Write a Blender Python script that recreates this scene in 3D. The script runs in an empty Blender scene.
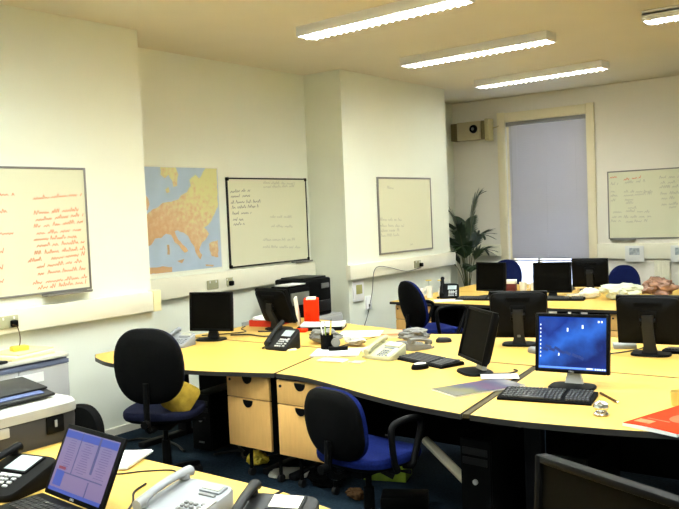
import bpy, bmesh, math, random
from mathutils import Vector, Matrix
random.seed(7)
C = bpy.context.scene.collection
R = math.radians
PI = math.pi

# ------------------------------------------------------------------ materials
def mat(name, col, rough=0.6, metal=0.0, var=0.0, scale=8.0, bump=0.0, emit=None, estr=0.0, stretch=None, spec=0.4, coat=0.0):
    m = bpy.data.materials.new(name); m.use_nodes = True
    nt = m.node_tree; b = nt.nodes['Principled BSDF']
    b.inputs['Base Color'].default_value = (*col, 1)
    b.inputs['Roughness'].default_value = rough
    b.inputs['Metallic'].default_value = metal
    b.inputs['Specular IOR Level'].default_value = spec
    b.inputs['Coat Weight'].default_value = coat
    if emit:
        b.inputs['Emission Color'].default_value = (*emit, 1); b.inputs['Emission Strength'].default_value = estr
    if var or bump:
        tc = nt.nodes.new('ShaderNodeTexCoord'); mp = nt.nodes.new('ShaderNodeMapping')
        if stretch: mp.inputs['Scale'].default_value = stretch
        n = nt.nodes.new('ShaderNodeTexNoise'); n.inputs['Scale'].default_value = scale; n.inputs['Detail'].default_value = 5
        nt.links.new(tc.outputs['Object'], mp.inputs['Vector']); nt.links.new(mp.outputs['Vector'], n.inputs['Vector'])
        if var:
            r = nt.nodes.new('ShaderNodeValToRGB')
            r.color_ramp.elements[0].position = 0.3; r.color_ramp.elements[1].position = 0.7
            r.color_ramp.elements[0].color = (*[c*(1-var) for c in col], 1)
            r.color_ramp.elements[1].color = (*[min(1, c*(1+var)) for c in col], 1)
            nt.links.new(n.outputs['Fac'], r.inputs['Fac']); nt.links.new(r.outputs['Color'], b.inputs['Base Color'])
        if bump:
            bp = nt.nodes.new('ShaderNodeBump'); bp.inputs['Strength'].default_value = bump; bp.inputs['Distance'].default_value = 0.01
            nt.links.new(n.outputs['Fac'], bp.inputs['Height']); nt.links.new(bp.outputs['Normal'], b.inputs['Normal'])
    return m

M = {}
M['wall'] = mat('wall_paint', (.82, .84, .715), .75, var=.012, scale=3, bump=.02)
M['wallb'] = mat('back_wall_paint', (.80, .76, .67), .75, var=.012, scale=3, bump=.02)
M['ceil'] = mat('ceiling_paint', (.74, .69, .56), .85, var=.02, scale=2)
M['carpet'] = mat('blue_carpet', (.011, .021, .033), .95, var=.35, scale=60, bump=.3, spec=.05)
M['trunk'] = mat('cream_plastic', (.83, .80, .64), .45)
M['cap'] = mat('yellow_cream_plastic', (.85, .76, .42), .45)
M['skirt'] = mat('skirting_paint', (.75, .72, .62), .5)
M['casing'] = mat('casing_paint', (.82, .74, .52), .5)
M['blind'] = mat('blind_grey', (.54, .52, .545), .6)
M['blindrail'] = mat('blind_rail_grey', (.32, .31, .31), .5)
M['beech'] = mat('beech_laminate', (.60, .375, .082), .45, var=.05, scale=3, stretch=(2, 14, 8), spec=.2)
M['beechfront'] = mat('beech_drawer_front', (.66, .38, .12), .5, var=.05, scale=4, stretch=(12, 3, 2), spec=.2)
M['edge'] = mat('dark_edge_band', (.022, .020, .018), .4)
M['deskmetal'] = mat('dark_desk_steel', (.005, .005, .006), .6, spec=.15)
M['seam'] = mat('grey_seam_strip', (.06, .046, .02), .6, spec=.15)
M['black'] = mat('black_plastic', (.0025, .0025, .0025), .5, spec=.07)
M['blackm'] = mat('matt_black_plastic', (.002, .002, .002), .7, spec=.06)
M['blackg'] = mat('charcoal_plastic', (.012, .012, .012), .45, spec=.2)
M['screen'] = mat('dark_screen', (.0024, .0022, .0015), .5, spec=.03)
M['silver'] = mat('silver_plastic', (.50, .50, .49), .35, metal=.1)
M['chrome'] = mat('polished_metal', (.7, .7, .72), .15, metal=1)
M['blue'] = mat('blue_chair_fabric', (.004, .009, .070), .9, var=.2, scale=90, bump=.15, spec=.06)
M['navy'] = mat('navy_chair_fabric', (.004, .005, .016), .9, var=.2, scale=90, bump=.15, spec=.1)
M['darkblue'] = mat('dark_blue_chair_fabric', (.004, .008, .055), .9, var=.2, scale=90, bump=.15, spec=.1)
M['greyph'] = mat('pale_grey_plastic', (.26, .27, .28), .5, spec=.2)
M['cream'] = mat('cream_phone_plastic', (.40, .385, .235), .5, spec=.2)
M['midgrey'] = mat('mid_grey_plastic', (.15, .147, .135), .5)
M['lcd'] = mat('phone_display', (.35, .40, .40), .2)
M['lcdg'] = mat('grey_green_display', (.32, .33, .27), .25)
M['keyw'] = mat('light_keys', (.42, .42, .41), .45)
M['keyd'] = mat('dark_keys', (.03, .03, .03), .45)
M['keyg'] = mat('grey_keys', (.22, .23, .25), .45)
M['red'] = mat('red_card', (.55, .035, .012), .6, spec=.2)
M['orange'] = mat('orange_red_cover', (.62, .024, .002), .75, var=.12, scale=14, spec=.06)
M['paper'] = mat('white_paper', (.74, .74, .70), .7)
M['papery'] = mat('cream_paper', (.84, .78, .60), .7)
M['manila'] = mat('manila_card', (.82, .66, .33), .7)
M['wood'] = mat('pencil_wood', (.7, .45, .12), .5)
M['yellow'] = mat('yellow_plastic', (.75, .55, .05), .5)
M['mustard'] = mat('mustard_cloth', (.24, .155, .018), .95, var=.2, scale=25, bump=.3, spec=.05)
M['cab'] = mat('cabinet_grey', (.36, .355, .34), .5)
M['cabtop'] = mat('cabinet_top_cream', (.52, .51, .43), .5)
M['bluegrey'] = mat('gap_shade_blue_grey', (.10, .115, .17), .5)  # colour standing for the shade below the cabinet top
M['faxtop'] = mat('printer_light_grey', (.37, .37, .335), .5)
M['faxdark'] = mat('printer_dark_grey', (.030, .030, .033), .5)
M['wb'] = mat('whiteboard_enamel', (.70, .69, .50), .3, spec=.3)
M['alu'] = mat('grey_board_frame', (.22, .21, .19), .4, metal=.4)
M['ink_red'] = mat('red_ink', (.70, .17, .06), .6)
M['ink_blk'] = mat('dark_ink', (.24, .24, .21), .6)
M['ink_pale'] = mat('faded_ink', (.48, .46, .36), .6)
M['white'] = mat('white_steel', (.90, .89, .88), .4)
M['tube'] = mat('fluorescent_tube', (1, 1, 1), .4, emit=(1, .97, .86), estr=9)
M['louvre'] = mat('louvre_metal', (.85, .84, .80), .3)
M['leaf'] = mat('palm_leaf', (.022, .045, .016), .5, var=.3, scale=6)
M['stem'] = mat('palm_stem', (.09, .10, .03), .6)
M['pot'] = mat('terracotta_pot', (.18, .08, .04), .7)
M['soil'] = mat('potting_soil', (.02, .014, .008), .95, var=.3, scale=40)
M['box'] = mat('beige_casing', (.46, .38, .22), .5)
M['boxdark'] = mat('olive_grille', (.15, .115, .04), .6)
M['boxmid'] = mat('cream_end_plate', (.52, .45, .24), .5)
M['sea'] = mat('map_sea', (.40, .50, .62), .6, var=.06, scale=6)
M['mapedge'] = mat('map_border', (.78, .77, .66), .6)
M['cable'] = mat('black_cable', (.008, .008, .008), .5)
M['cablew'] = mat('grey_cable', (.42, .41, .36), .5)
M['green'] = mat('lime_green_card', (.24, .36, .03), .6, var=.25, scale=12)
M['brown'] = mat('brown_paper', (.09, .045, .018), .8, var=.3, scale=10, spec=.1)
M['plasticbag'] = mat('white_green_bag', (.56, .58, .42), .4, var=.15, scale=9)
M['bagbrown'] = mat('brown_red_bag', (.24, .13, .085), .4, var=.5, scale=14)
M['cup'] = mat('white_ceramic', (.80, .78, .70), .3)
M['tan'] = mat('tan_cup', (.55, .40, .10), .4)
M['darkred'] = mat('dark_red_card', (.10, .006, .005), .6)
M['pink'] = mat('pink_card', (.72, .30, .16), .6, var=.15, scale=10)
M['glass'] = None

def glassmat():
    m = bpy.data.materials.new('window_glass'); m.use_nodes = True
    nt = m.node_tree; nt.nodes.remove(nt.nodes['Principled BSDF'])
    o = nt.nodes['Material Output']; t = nt.nodes.new('ShaderNodeBsdfTransparent'); g = nt.nodes.new('ShaderNodeBsdfGlossy')
    g.inputs['Roughness'].default_value = .03; x = nt.nodes.new('ShaderNodeMixShader'); x.inputs[0].default_value = .08
    nt.links.new(t.outputs[0], x.inputs[1]); nt.links.new(g.outputs[0], x.inputs[2]); nt.links.new(x.outputs[0], o.inputs[0])
    return m
M['glass'] = glassmat()

def ramp_mat(name, stops, scale, emit=False, estr=1.0, axis=(0, 0, 1), lo=0, hi=1, noise=.3, rough=.4):
    """procedural colour bands along an object axis broken up by noise"""
    m = bpy.data.materials.new(name); m.use_nodes = True
    nt = m.node_tree; b = nt.nodes['Principled BSDF']; b.inputs['Roughness'].default_value = rough
    tc = nt.nodes.new('ShaderNodeTexCoord'); n = nt.nodes.new('ShaderNodeTexNoise'); n.inputs['Scale'].default_value = scale; n.inputs['Detail'].default_value = 6
    nt.links.new(tc.outputs['Object'], n.inputs['Vector'])
    d = nt.nodes.new('ShaderNodeVectorMath'); d.operation = 'DOT_PRODUCT'; d.inputs[1].default_value = axis
    nt.links.new(tc.outputs['Object'], d.inputs[0])
    mr = nt.nodes.new('ShaderNodeMapRange'); mr.inputs['From Min'].default_value = lo; mr.inputs['From Max'].default_value = hi
    nt.links.new(d.outputs['Value'], mr.inputs['Value'])
    a = nt.nodes.new('ShaderNodeMath'); a.operation = 'MULTIPLY_ADD'; a.inputs[1].default_value = noise; a.inputs[2].default_value = -noise*.5
    nt.links.new(n.outputs['Fac'], a.inputs[0])
    s = nt.nodes.new('ShaderNodeMath'); s.operation = 'ADD'
    nt.links.new(a.outputs[0], s.inputs[0]); nt.links.new(mr.outputs[0], s.inputs[1])
    r = nt.nodes.new('ShaderNodeValToRGB')
    while len(r.color_ramp.elements) < len(stops): r.color_ramp.elements.new(.5)
    for e, (p, c) in zip(r.color_ramp.elements, stops): e.position = p; e.color = (*c, 1)
    nt.links.new(s.outputs[0], r.inputs['Fac'])
    if emit:
        b.inputs['Base Color'].default_value = (.004, .004, .004, 1); b.inputs['Specular IOR Level'].default_value = .12
        nt.links.new(r.outputs['Color'], b.inputs['Emission Color']); b.inputs['Emission Strength'].default_value = estr
    else:
        nt.links.new(r.outputs['Color'], b.inputs['Base Color'])
    return m

# ------------------------------------------------------------------ mesh builder
class MB:
    def __init__(s): s.bm = bmesh.new()
    def box(s, c, size, bev=0.0, rot=None, seg=2):
        m = Matrix.Translation(c)
        if rot is not None: m = m @ (rot.to_4x4() if isinstance(rot, Matrix) else Matrix.Rotation(rot, 4, 'Z'))
        m = m @ Matrix.Diagonal((*size, 1))
        r = bmesh.ops.create_cube(s.bm, size=1, matrix=m)
        if bev > 0:
            vs = set(r['verts']); es = [e for e in s.bm.edges if e.verts[0] in vs and e.verts[1] in vs]
            bmesh.ops.bevel(s.bm, geom=es, offset=bev, segments=seg, affect='EDGES', profile=.5, clamp_overlap=True)
        return s
    def loft(s, rings, cap=True, closed=True):
        vr = [[s.bm.verts.new(p) for p in ring] for ring in rings]
        n = len(vr[0])
        for a, b in zip(vr, vr[1:]):
            for i in range(n if closed else n-1):
                j = (i+1) % n
                try: s.bm.faces.new((a[i], a[j], b[j], b[i]))
                except ValueError: pass
        if cap and closed:
            try: s.bm.faces.new(list(reversed(vr[0]))); s.bm.faces.new(vr[-1])
            except ValueError: pass
        return s
    def cyl(s, p0, p1, r0, r1=None, n=16):
        r1 = r0 if r1 is None else r1
        p0 = Vector(p0); p1 = Vector(p1); d = (p1-p0).normalized()
        u = d.orthogonal().normalized(); v = d.cross(u)
        rings = [[p+(u*math.cos(2*PI*i/n)+v*math.sin(2*PI*i/n))*r for i in range(n)] for p, r in ((p0, r0), (p1, r1))]
        return s.loft(rings)
    def tube(s, path, r, n=8, closed=False):
        P = [Vector(p) for p in path]; rings = []; L = len(P)
        up = None
        for i, p in enumerate(P):
            if closed: t = (P[(i+1) % L]-P[i-1]).normalized()
            else: t = (P[min(i+1, L-1)]-P[max(i-1, 0)]).normalized()
            if up is None: up = t.orthogonal().normalized()
            up = (up - t*up.dot(t))
            up = up.normalized() if up.length > 1e-6 else t.orthogonal().normalized()
            v = t.cross(up)
            rr = r[i] if isinstance(r, (list, tuple)) else r
            rings.append([p+(up*math.cos(2*PI*k/n)+v*math.sin(2*PI*k/n))*rr for k in range(n)])
        if closed: rings.append(rings[0]); return s.loft_closed(rings[:-1])
        return s.loft(rings)
    def loft_closed(s, rings):
        vr = [[s.bm.verts.new(p) for p in ring] for ring in rings]; n = len(vr[0]); L = len(vr)
        # find the best twist between the last ring and the first
        best = min(range(n), key=lambda k: sum((Vector(rings[-1][i])-Vector(rings[0][(i+k) % n])).length for i in range(n)))
        for a in range(L):
            b = (a+1) % L; off = best if b == 0 else 0
            for i in range(n):
                j = (i+1) % n
                s.bm.faces.new((vr[a][i], vr[a][j], vr[b][(j+off) % n], vr[b][(i+off) % n]))
        return s
    def lathe(s, prof, c=(0, 0, 0), n=24):
        c = Vector(c)
        rings = [[c+Vector((r*math.cos(2*PI*i/n), r*math.sin(2*PI*i/n), z)) for i in range(n)] for r, z in prof]
        return s.loft(rings)
    def prism(s, poly, z0, z1):
        return s.loft([[(x, y, z0) for x, y in poly], [(x, y, z1) for x, y in poly]])
    def tf(s, m): bmesh.ops.transform(s.bm, matrix=m, verts=s.bm.verts); return s
    def build(s, name, material, parent=None, loc=(0, 0, 0), rotz=0.0, smooth=True, label=None):
        bmesh.ops.recalc_face_normals(s.bm, faces=s.bm.faces)
        me = bpy.data.meshes.new(name); s.bm.to_mesh(me); s.bm.free()
        me.materials.append(material)
        if smooth:
            for p in me.polygons: p.use_smooth = True
            me.set_sharp_from_angle(angle=R(38))
        o = bpy.data.objects.new(name, me); C.objects.link(o)
        o.location = loc; o.rotation_euler = (0, 0, rotz)
        if parent: o.parent = parent
        if label: o['label'] = label
        return o

def tag(o, label, cat, group=None, kind=None):
    o['label'] = label; o['category'] = cat
    if group: o['group'] = group
    if kind: o['kind'] = kind
    return o
def thing(name, label, cat, loc=(0, 0, 0), rotz=0.0, group=None):
    o = bpy.data.objects.new(name, None); C.objects.link(o); o.empty_display_size = .05
    o.location = loc; o.rotation_euler = (0, 0, rotz)
    return tag(o, label, cat, group)
def struct(name, mb, m, parent=None, smooth=False):
    o = mb.build(name, m, parent, smooth=smooth)
    if not parent: o['kind'] = 'structure'
    return o
def superell(a, b, n=32, e=2.6):
    out = []
    for i in range(n):
        t = 2*PI*i/n; c, s_ = math.cos(t), math.sin(t)
        out.append((a*math.copysign(abs(c)**(2/e), c), b*math.copysign(abs(s_)**(2/e), s_)))
    return out
def catmull(pts, k=6):
    out = []
    P = [pts[0]]+list(pts)+[pts[-1]]
    for i in range(1, len(P)-2):
        p0, p1, p2, p3 = [Vector(p) for p in P[i-1:i+3]]
        for j in range(k):
            t = j/k
            out.append(tuple(.5*((2*p1)+(p2-p0)*t+(2*p0-5*p1+4*p2-p3)*t*t+(3*p1-p0-3*p2+p3)*t**3)))
    out.append(tuple(pts[-1]))
    return out

# ------------------------------------------------------------------ room
XL, XR, D, H, YF = -5.2, 3.4, 10.7, 3.17, -2.2
XREC, XALC = -5.7, -5.88
struct('floor', MB().box((-1.4, 4.2, -.05), (9.8, 13.4, .1)), M['carpet'])
struct('ceiling', MB().box((-1.4, 4.2, H+.05), (9.8, 13.4, .1)), M['ceil'])
prof = [(-6.2, YF-.1), (XL, YF-.1), (XL, 4.34), (XREC, 4.34), (XREC, 7.04), (XL, 7.04), (XL, 9.28), (XALC, 9.28), (XALC, D+.1), (-6.2, D+.1)]
struct('wall_left', MB().prism(prof, 0, H), M['wall'])
struct('wall_right', MB().box((XR+.05, 4.2, H/2), (.1, 13.2, H)), M['wall'])
struct('wall_front', MB().box((-.9, YF-.05, H/2), (8.5, .1, H)), M['wall'])
WX0, WX1, WZ0, WZ1 = -5.04, -3.87, .48, 2.82
wbk = MB()
wbk.box(((XALC+WX0)/2, D+.1, H/2), (WX0-XALC, .2, H)); wbk.box(((WX1+XR)/2, D+.1, H/2), (XR-WX1, .2, H))
wbk.box(((WX0+WX1)/2, D+.1, WZ0/2), (WX1-WX0, .2, WZ0)); wbk.box(((WX0+WX1)/2, D+.1, (WZ1+H)/2), (WX1-WX0, .2, H-WZ1))
struct('wall_back', wbk, M['wallb'])
# skirting
sk = MB()
sk.box((XL+.009, (YF+4.34)/2, .03), (.018, 4.34-YF, .058)); sk.box((XREC+.009, 5.69, .03), (.018, 2.66, .058)); sk.box((XL+.009, 8.16, .03), (.018, 2.24, .058)); sk.box((XALC+.009, 9.99, .03), (.018, 1.4, .058))
struct('baseboard_left', sk, M['skirt'])
struct('baseboard_back', MB().box((-1.25, D-.009, .03), (9.2, .018, .058)), M['skirt'])
# dado trunking runs at the wall
TZ = 1.0
def trunk(name, c, size):
    return struct(name, MB().box(c, size, .006), M['trunk'], smooth=True)
t1 = trunk('trim_1', (XL+.032, (YF+4.355)/2, TZ), (.062, 4.355-YF, .158))
e = MB().box((XL+.034, 4.345, TZ), (.072, .08, .168), .006).build('end_cap', M['cap'], t1, label='yellowed cream end cap')
trunk('trim_2', (XREC+.032, 5.69, TZ+.03), (.062, 2.69, .19))
t3 = trunk('trim_3', (XL+.032, 8.16, TZ), (.062, 2.32, .16))
trunk('trim_4', (-5.50, D-.032, TZ+.02), (.72, .062, .16))
trunk('trim_5', (-.2, D-.032, TZ), (7.1, .062, .2))
tc_ = MB(); tc_.box((-2.93, D-.03, .49), (.19, .058, .78), .004)
for i in range(7): tc_.box((-3.01+i*.027, D-.062, .49), (.012, .008, .76))
struct('trim_6', tc_, M['trunk'], smooth=True)

# window with sash, glass, sill; painted casing round it
wf = MB()
for x in (WX0+.03, WX1-.03): wf.box((x, D+.1, (WZ0+WZ1)/2), (.06, .12, WZ1-WZ0))
wf.box(((WX0+WX1)/2, D+.1, WZ1-.03), (WX1-WX0-.12, .12, .06)); wf.box(((WX0+WX1)/2, D+.1, WZ0+.03), (WX1-WX0-.12, .12, .06))
wf.box(((WX0+WX1)/2, D+.1, 1.62), (WX1-WX0-.12, .08, .05)); wf.box((WX0+.42, D+.1, (WZ0+WZ1)/2), (.035, .07, WZ1-WZ0-.12))
win = struct('window_1', wf, M['casing'])
MB().box(((WX0+WX1)/2, D+.115, (WZ0+WZ1)/2), (WX1-WX0-.12, .006, WZ1-WZ0-.12)).build('pane', M['glass'], win)
cs = MB()
for x in (WX0-.055, WX1+.055): cs.box((x, D-.02, (WZ0+WZ1)/2+.04), (.11, .04, WZ1-WZ0+.2), .006)
cs.box(((WX0+WX1)/2, D-.022, WZ1+.065), (WX1-WX0, .044, .13), .006)
MB_c = cs.build('casing', M['casing'], win)
MB().box(((WX0+WX1)/2, D-.03, WZ0-.03), (WX1-WX0+.24, .13, .03), .006).build('sill', M['casing'], win)
# outside ground seen through the gap under the blind
struct('ground', MB().box((-5, 22, -1.0), (30, 20, .2)), mat('pavement', (.6, .62, .66), .9, var=.1, scale=2))

# venetian blind
bl = thing('venetian_blind', 'grey slatted venetian blind lowered over the tall window', 'blind', ((WX0+WX1)/2, D+.02, WZ1))
sl = MB()
k = 0; z = WZ1-.075
BB = .86
while z > BB+.03:
    sl.box((.014, 0, z-WZ1), (WX1-WX0-.06, .0022, .027), rot=Matrix.Rotation(R(24), 3, 'X')); z -= .0245
sl.build('slats', M['blind'], bl, smooth=False)
MB().box((0, 0, -.03), (WX1-WX0-.012, .045, .055), .004).build('head_rail', M['blindrail'], bl)
MB().box((0, 0, BB-WZ1+.012), (WX1-WX0-.03, .03, .02), .004).build('bottom_rail', M['blindrail'], bl)
for x in (-.42, 0, .42): MB().cyl((x, -.018, -.06), (x, -.018, BB-WZ1+.02), .0018, n=6).build('ladder_cord', M['blind'], bl)
MB().cyl((-.5, -.026, -.06), (-.5, -.026, -1.1), .004, n=6).build('tilt_wand', M['cablew'], bl)
# handwriting strokes and land outlines in metres
W1= [(3.321, 1.83, 3.727, 1.859), (3.318, 1.726, 3.719, 1.746), (3.329, 1.678, 3.727, 1.707), (3.312, 1.631, 3.727, 1.656), (3.331, 1.582, 3.703, 1.598), (3.305, 1.54, 3.657, 1.547), (3.326, 1.494, 3.729, 1.504), (3.304, 1.442, 3.729, 1.453), (3.251, 1.39, 3.383, 1.401), (3.437, 1.398, 3.727, 1.414), (3.316, 1.345, 3.693, 1.362), (3.321, 1.296, 3.729, 1.305), (3.278, 1.233, 3.731, 1.241), (3.314, 1.194, 3.728, 1.203), (3.066, 1.859, 3.184, 1.863), (3.058, 1.741, 3.117, 1.747), (3.049, 1.595, 3.166, 1.596), (3.04, 1.464, 3.077, 1.478), (3.033, 1.357, 3.066, 1.365), (3.026, 1.265, 3.06, 1.277)]
W2= [(5.803, 1.89, 6.088, 1.903), (5.808, 1.843, 6.085, 1.851), (5.804, 1.784, 6.241, 1.79), (5.815, 1.733, 6.2, 1.74), (5.817, 1.676, 6.094, 1.679), (5.822, 1.615, 5.969, 1.614), (5.827, 1.568, 5.987, 1.568), (6.292, 1.983, 6.799, 1.974), (6.289, 1.94, 6.787, 1.947), (6.373, 1.629, 6.74, 1.614), (6.383, 1.53, 6.75, 1.511), (6.246, 1.394, 6.768, 1.371), (6.241, 1.322, 6.857, 1.281)]
W3= [(7.677, 1.543, 8.142, 1.523), (7.672, 1.473, 8.215, 1.448), (7.686, 1.412, 8.076, 1.405), (7.682, 1.356, 8.091, 1.348), (8.298, 1.226, 8.359, 1.227), (7.847, 1.903, 7.996, 1.896)]
W4R= [(-3.576, 1.951, -3.463, 1.958), (-3.395, 1.912, -3.175, 1.935)]
W4= [(-3.564, 1.865, -3.465, 1.866), (-3.382, 1.875, -3.117, 1.883), (-3.566, 1.767, -3.482, 1.763), (-3.398, 1.759, -3.032, 1.741), (-3.567, 1.711, -3.483, 1.713), (-3.399, 1.709, -3.046, 1.72), (-3.569, 1.649, -3.498, 1.651), (-3.387, 1.652, -3.249, 1.655), (-3.374, 1.61, -3.264, 1.614), (-3.544, 1.498, -3.404, 1.499), (-3.376, 1.507, -3.078, 1.488), (-3.348, 1.548, -3.225, 1.543), (-3.56, 1.434, -3.434, 1.436), (-3.406, 1.429, -3.052, 1.43), (-3.575, 1.381, -3.435, 1.382), (-3.38, 1.367, -3.107, 1.374), (-2.949, 1.914, -2.713, 1.914), (-2.938, 1.846, -2.715, 1.847), (-2.952, 1.792, -2.716, 1.793), (-2.941, 1.71, -2.717, 1.713), (-2.929, 1.649, -2.76, 1.653), (-2.93, 1.573, -2.72, 1.579), (-2.839, 1.537, -2.721, 1.544)]
LAND= [[(4.541, 1.649), (4.746, 1.697), (4.82, 1.749), (4.891, 1.77), (4.936, 1.802), (5.009, 1.812), (5.129, 1.833), (5.161, 1.867), (5.239, 1.9), (5.289, 1.957), (5.278, 2.015), (5.359, 2.062), (5.403, 2.027), (5.49, 2.133), (5.644, 2.136), (5.628, 1.756), (5.58, 1.685), (5.537, 1.628), (5.485, 1.582), (5.435, 1.561), (5.495, 1.499), (5.443, 1.443), (5.4, 1.422), (5.376, 1.388), (5.357, 1.354), (5.392, 1.305), (5.367, 1.26), (5.323, 1.31), (5.283, 1.405), (5.227, 1.489), (5.168, 1.526), (5.095, 1.551), (5.064, 1.541), (5.104, 1.461), (5.175, 1.4), (5.217, 1.351), (5.177, 1.336), (5.115, 1.403), (5.058, 1.44), (5.018, 1.51), (4.961, 1.524), (4.901, 1.487), (4.83, 1.486), (4.784, 1.433), (4.727, 1.404), (4.522, 1.374)], [(4.93, 2.127), (5.119, 2.131), (5.144, 2.059), (5.122, 1.957), (5.077, 1.946), (5.066, 2.002), (5.026, 2.057), (4.98, 2.024), (4.931, 2.056)], [(4.979, 1.924), (5.019, 1.946), (5.03, 1.901), (4.994, 1.89)], [(4.588, 1.946), (4.707, 1.924), (4.766, 1.859), (4.789, 1.794), (4.763, 1.74), (4.68, 1.731), (4.575, 1.755)], [(5.489, 1.405), (5.609, 1.434), (5.604, 1.267), (5.513, 1.285), (5.491, 1.346)], [(4.514, 1.246), (4.743, 1.233), (4.898, 1.234), (5.013, 1.218), (5.009, 1.162), (4.51, 1.191)], [(5.076, 1.27), (5.167, 1.281), (5.134, 1.243)], [(4.963, 1.423), (4.992, 1.422), (4.991, 1.332), (4.962, 1.334)], [(5.427, 1.209), (5.54, 1.193), (5.522, 1.18), (5.436, 1.192)]]
# ------------------------------------------------------------------ whiteboards, map, sockets
def ribbon(mb, pts, w, y):
    for (x0, z0), (x1, z1) in zip(pts, pts[1:]):
        d = Vector((x1-x0, z1-z0))
        if d.length < 1e-6: continue
        n = Vector((-d.y, d.x)).normalized()*w/2; ex = d.normalized()*w*.3
        q = [(x0-ex.x+n.x, y, z0-ex.y+n.y), (x0-ex.x-n.x, y, z0-ex.y-n.y), (x1+ex.x-n.x, y, z1+ex.y-n.y), (x1+ex.x+n.x, y, z1+ex.y+n.y)]
        mb.bm.faces.new([mb.bm.verts.new(p) for p in q])
def scribble(lines, xc, zc, h, w, y, rnd):
    mb = MB()
    for (a, b, c, d) in lines:
        L = c-a; x = 0.0
        while x < L-.004:
            wl = min(rnd.uniform(.05, .15), L-x)
            pts = []; t = 0.0; up = False
            while t < wl:
                u = (x+t)/L
                amp = h*rnd.uniform(.35, .6) if rnd.random() < .75 else h
                pts.append((a-xc+x+t, b-zc+(d-b)*u+(amp if up else rnd.uniform(-.12, .06)*h))); up = not up
                t += h*rnd.uniform(.25, .5)
            if len(pts) > 1: ribbon(mb, pts, w, y)
            x += wl+h*rnd.uniform(.5, .9)
    return mb
def whiteboard(name, label, loc, rotz, w, h, frame_mat, inks, tray, corners=False, fw=.016):
    t = thing(name, label, 'whiteboard', loc, rotz)
    MB().box((0, -.008, 0), (w-.01, .012, h-.01)).build('panel', M['wb'], t)
    f = MB()
    for s in (-1, 1):
        f.box((s*(w/2-fw/2), -.010, 0), (fw, .02, h), .003); f.box((0, -.010, s*(h/2-fw/2)), (w-2*fw+.004, .0195, fw), .003)
    f.build('frame', frame_mat, t)
    if corners:
        for sx in (-1, 1):
            for sz in (-1, 1): MB().box((sx*(w/2-.014), -.012, sz*(h/2-.014)), (.034, .026, .034), .006).build('corner_cap', M['black'], t)
    if tray:
        b = MB(); x0, x1 = tray
        b.box(((x0+x1)/2, -.045, -h/2-.012), (x1-x0, .075, .006), .002); b.box(((x0+x1)/2, -.080, -h/2-.006), (x1-x0, .006, .018), .002); b.box(((x0+x1)/2, -.011, -h/2-.004), (x1-x0, .008, .022), .002)
        b.build('pen_tray', M['alu'] if name != 'whiteboard_' else M['black'], t)
    rnd = random.Random(len(label))
    for ink, lines, hh, ww, lab in inks:
        scribble(lines, loc[1] if rotz else loc[0], loc[2], hh, ww, -.0146, rnd).build('handwriting', M[ink], t, label=lab, smooth=False)
    return t
whiteboard('whiteboard', 'large whiteboard with red handwriting on the nearest stretch of the left wall', (XL, 3.165, 1.609), PI/2, 1.2, .908, M['alu'], [('ink_red', W1, .027, .005, 'red handwriting')], (.18, .56))
whiteboard('whiteboard', 'whiteboard with black corners and short black list beside the wall map', (XREC, 6.37, 1.592), PI/2, 1.235, .895, M['blackg'], [('ink_blk', W2[:7], .03, .006, 'black handwritten list'), ('ink_pale', W2[7:], .026, .005, 'faded grey handwriting')], (.32, .60), True)
whiteboard('whiteboard', 'nearly blank whiteboard on the projecting chimney breast', (XL, 8.238, 1.592), PI/2, 1.18, .885, M['alu'], [('ink_pale', W3, .034, .006, 'faint handwriting')], None, fw=.02)
whiteboard('whiteboard', 'whiteboard dense with grey and red notes to the right of the window', (-2.80, D, 1.597), 0, 1.62, .885, M['alu'], [('ink_pale', W4, .032, .0065, 'grey handwriting'), ('ink_red', W4R, .03, .006, 'red handwriting')], (-.77, -.46))

# wall map of Europe: sheet, sea, land
mp = thing('wall_map', 'colour relief map of Europe on the recessed wall by the whiteboard', 'map', (XREC, 5.04, 1.645), PI/2)
MB().box((0, -.003, 0), (1.24, .004, .99)).build('sheet', M['mapedge'], mp)
MB().box((0, -.0055, .004), (1.21, .002, .955)).build('sea', M['sea'], mp)
landm = ramp_mat('map_land', [(.1, (.55, .33, .16)), (.42, (.60, .40, .22)), (.62, (.63, .52, .26)), (.85, (.64, .61, .27))], 22, axis=(.55, 0, .85), lo=-.35, hi=.62, noise=1.5, rough=.6)
lm = MB()
for poly in LAND:
    P = []
    for i, (a, b) in enumerate(poly):
        c, d = poly[(i+1) % len(poly)]
        n = max(1, int(math.hypot(c-a, d-b)/.03))
        for k in range(n):
            u = k/n; jit = .006 if k else 0
            P.append((a+(c-a)*u+random.uniform(-jit, jit)-5.04, b+(d-b)*u+random.uniform(-jit, jit)-1.645))
    P = [(max(-.6, min(.603, x)), max(-.472, min(.48, z))) for x, z in P]
    from mathutils.geometry import delaunay_2d_cdt
    vv, ee, ff, *_ = delaunay_2d_cdt([Vector(q) for q in P], [], [list(range(len(P)))], 1, 1e-5)
    vs = [lm.bm.verts.new((q.x, -.0072, q.y)) for q in vv]
    for fc in ff: lm.bm.faces.new([vs[i] for i in fc])
lm.build('land', landm, mp, smooth=False)

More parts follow.
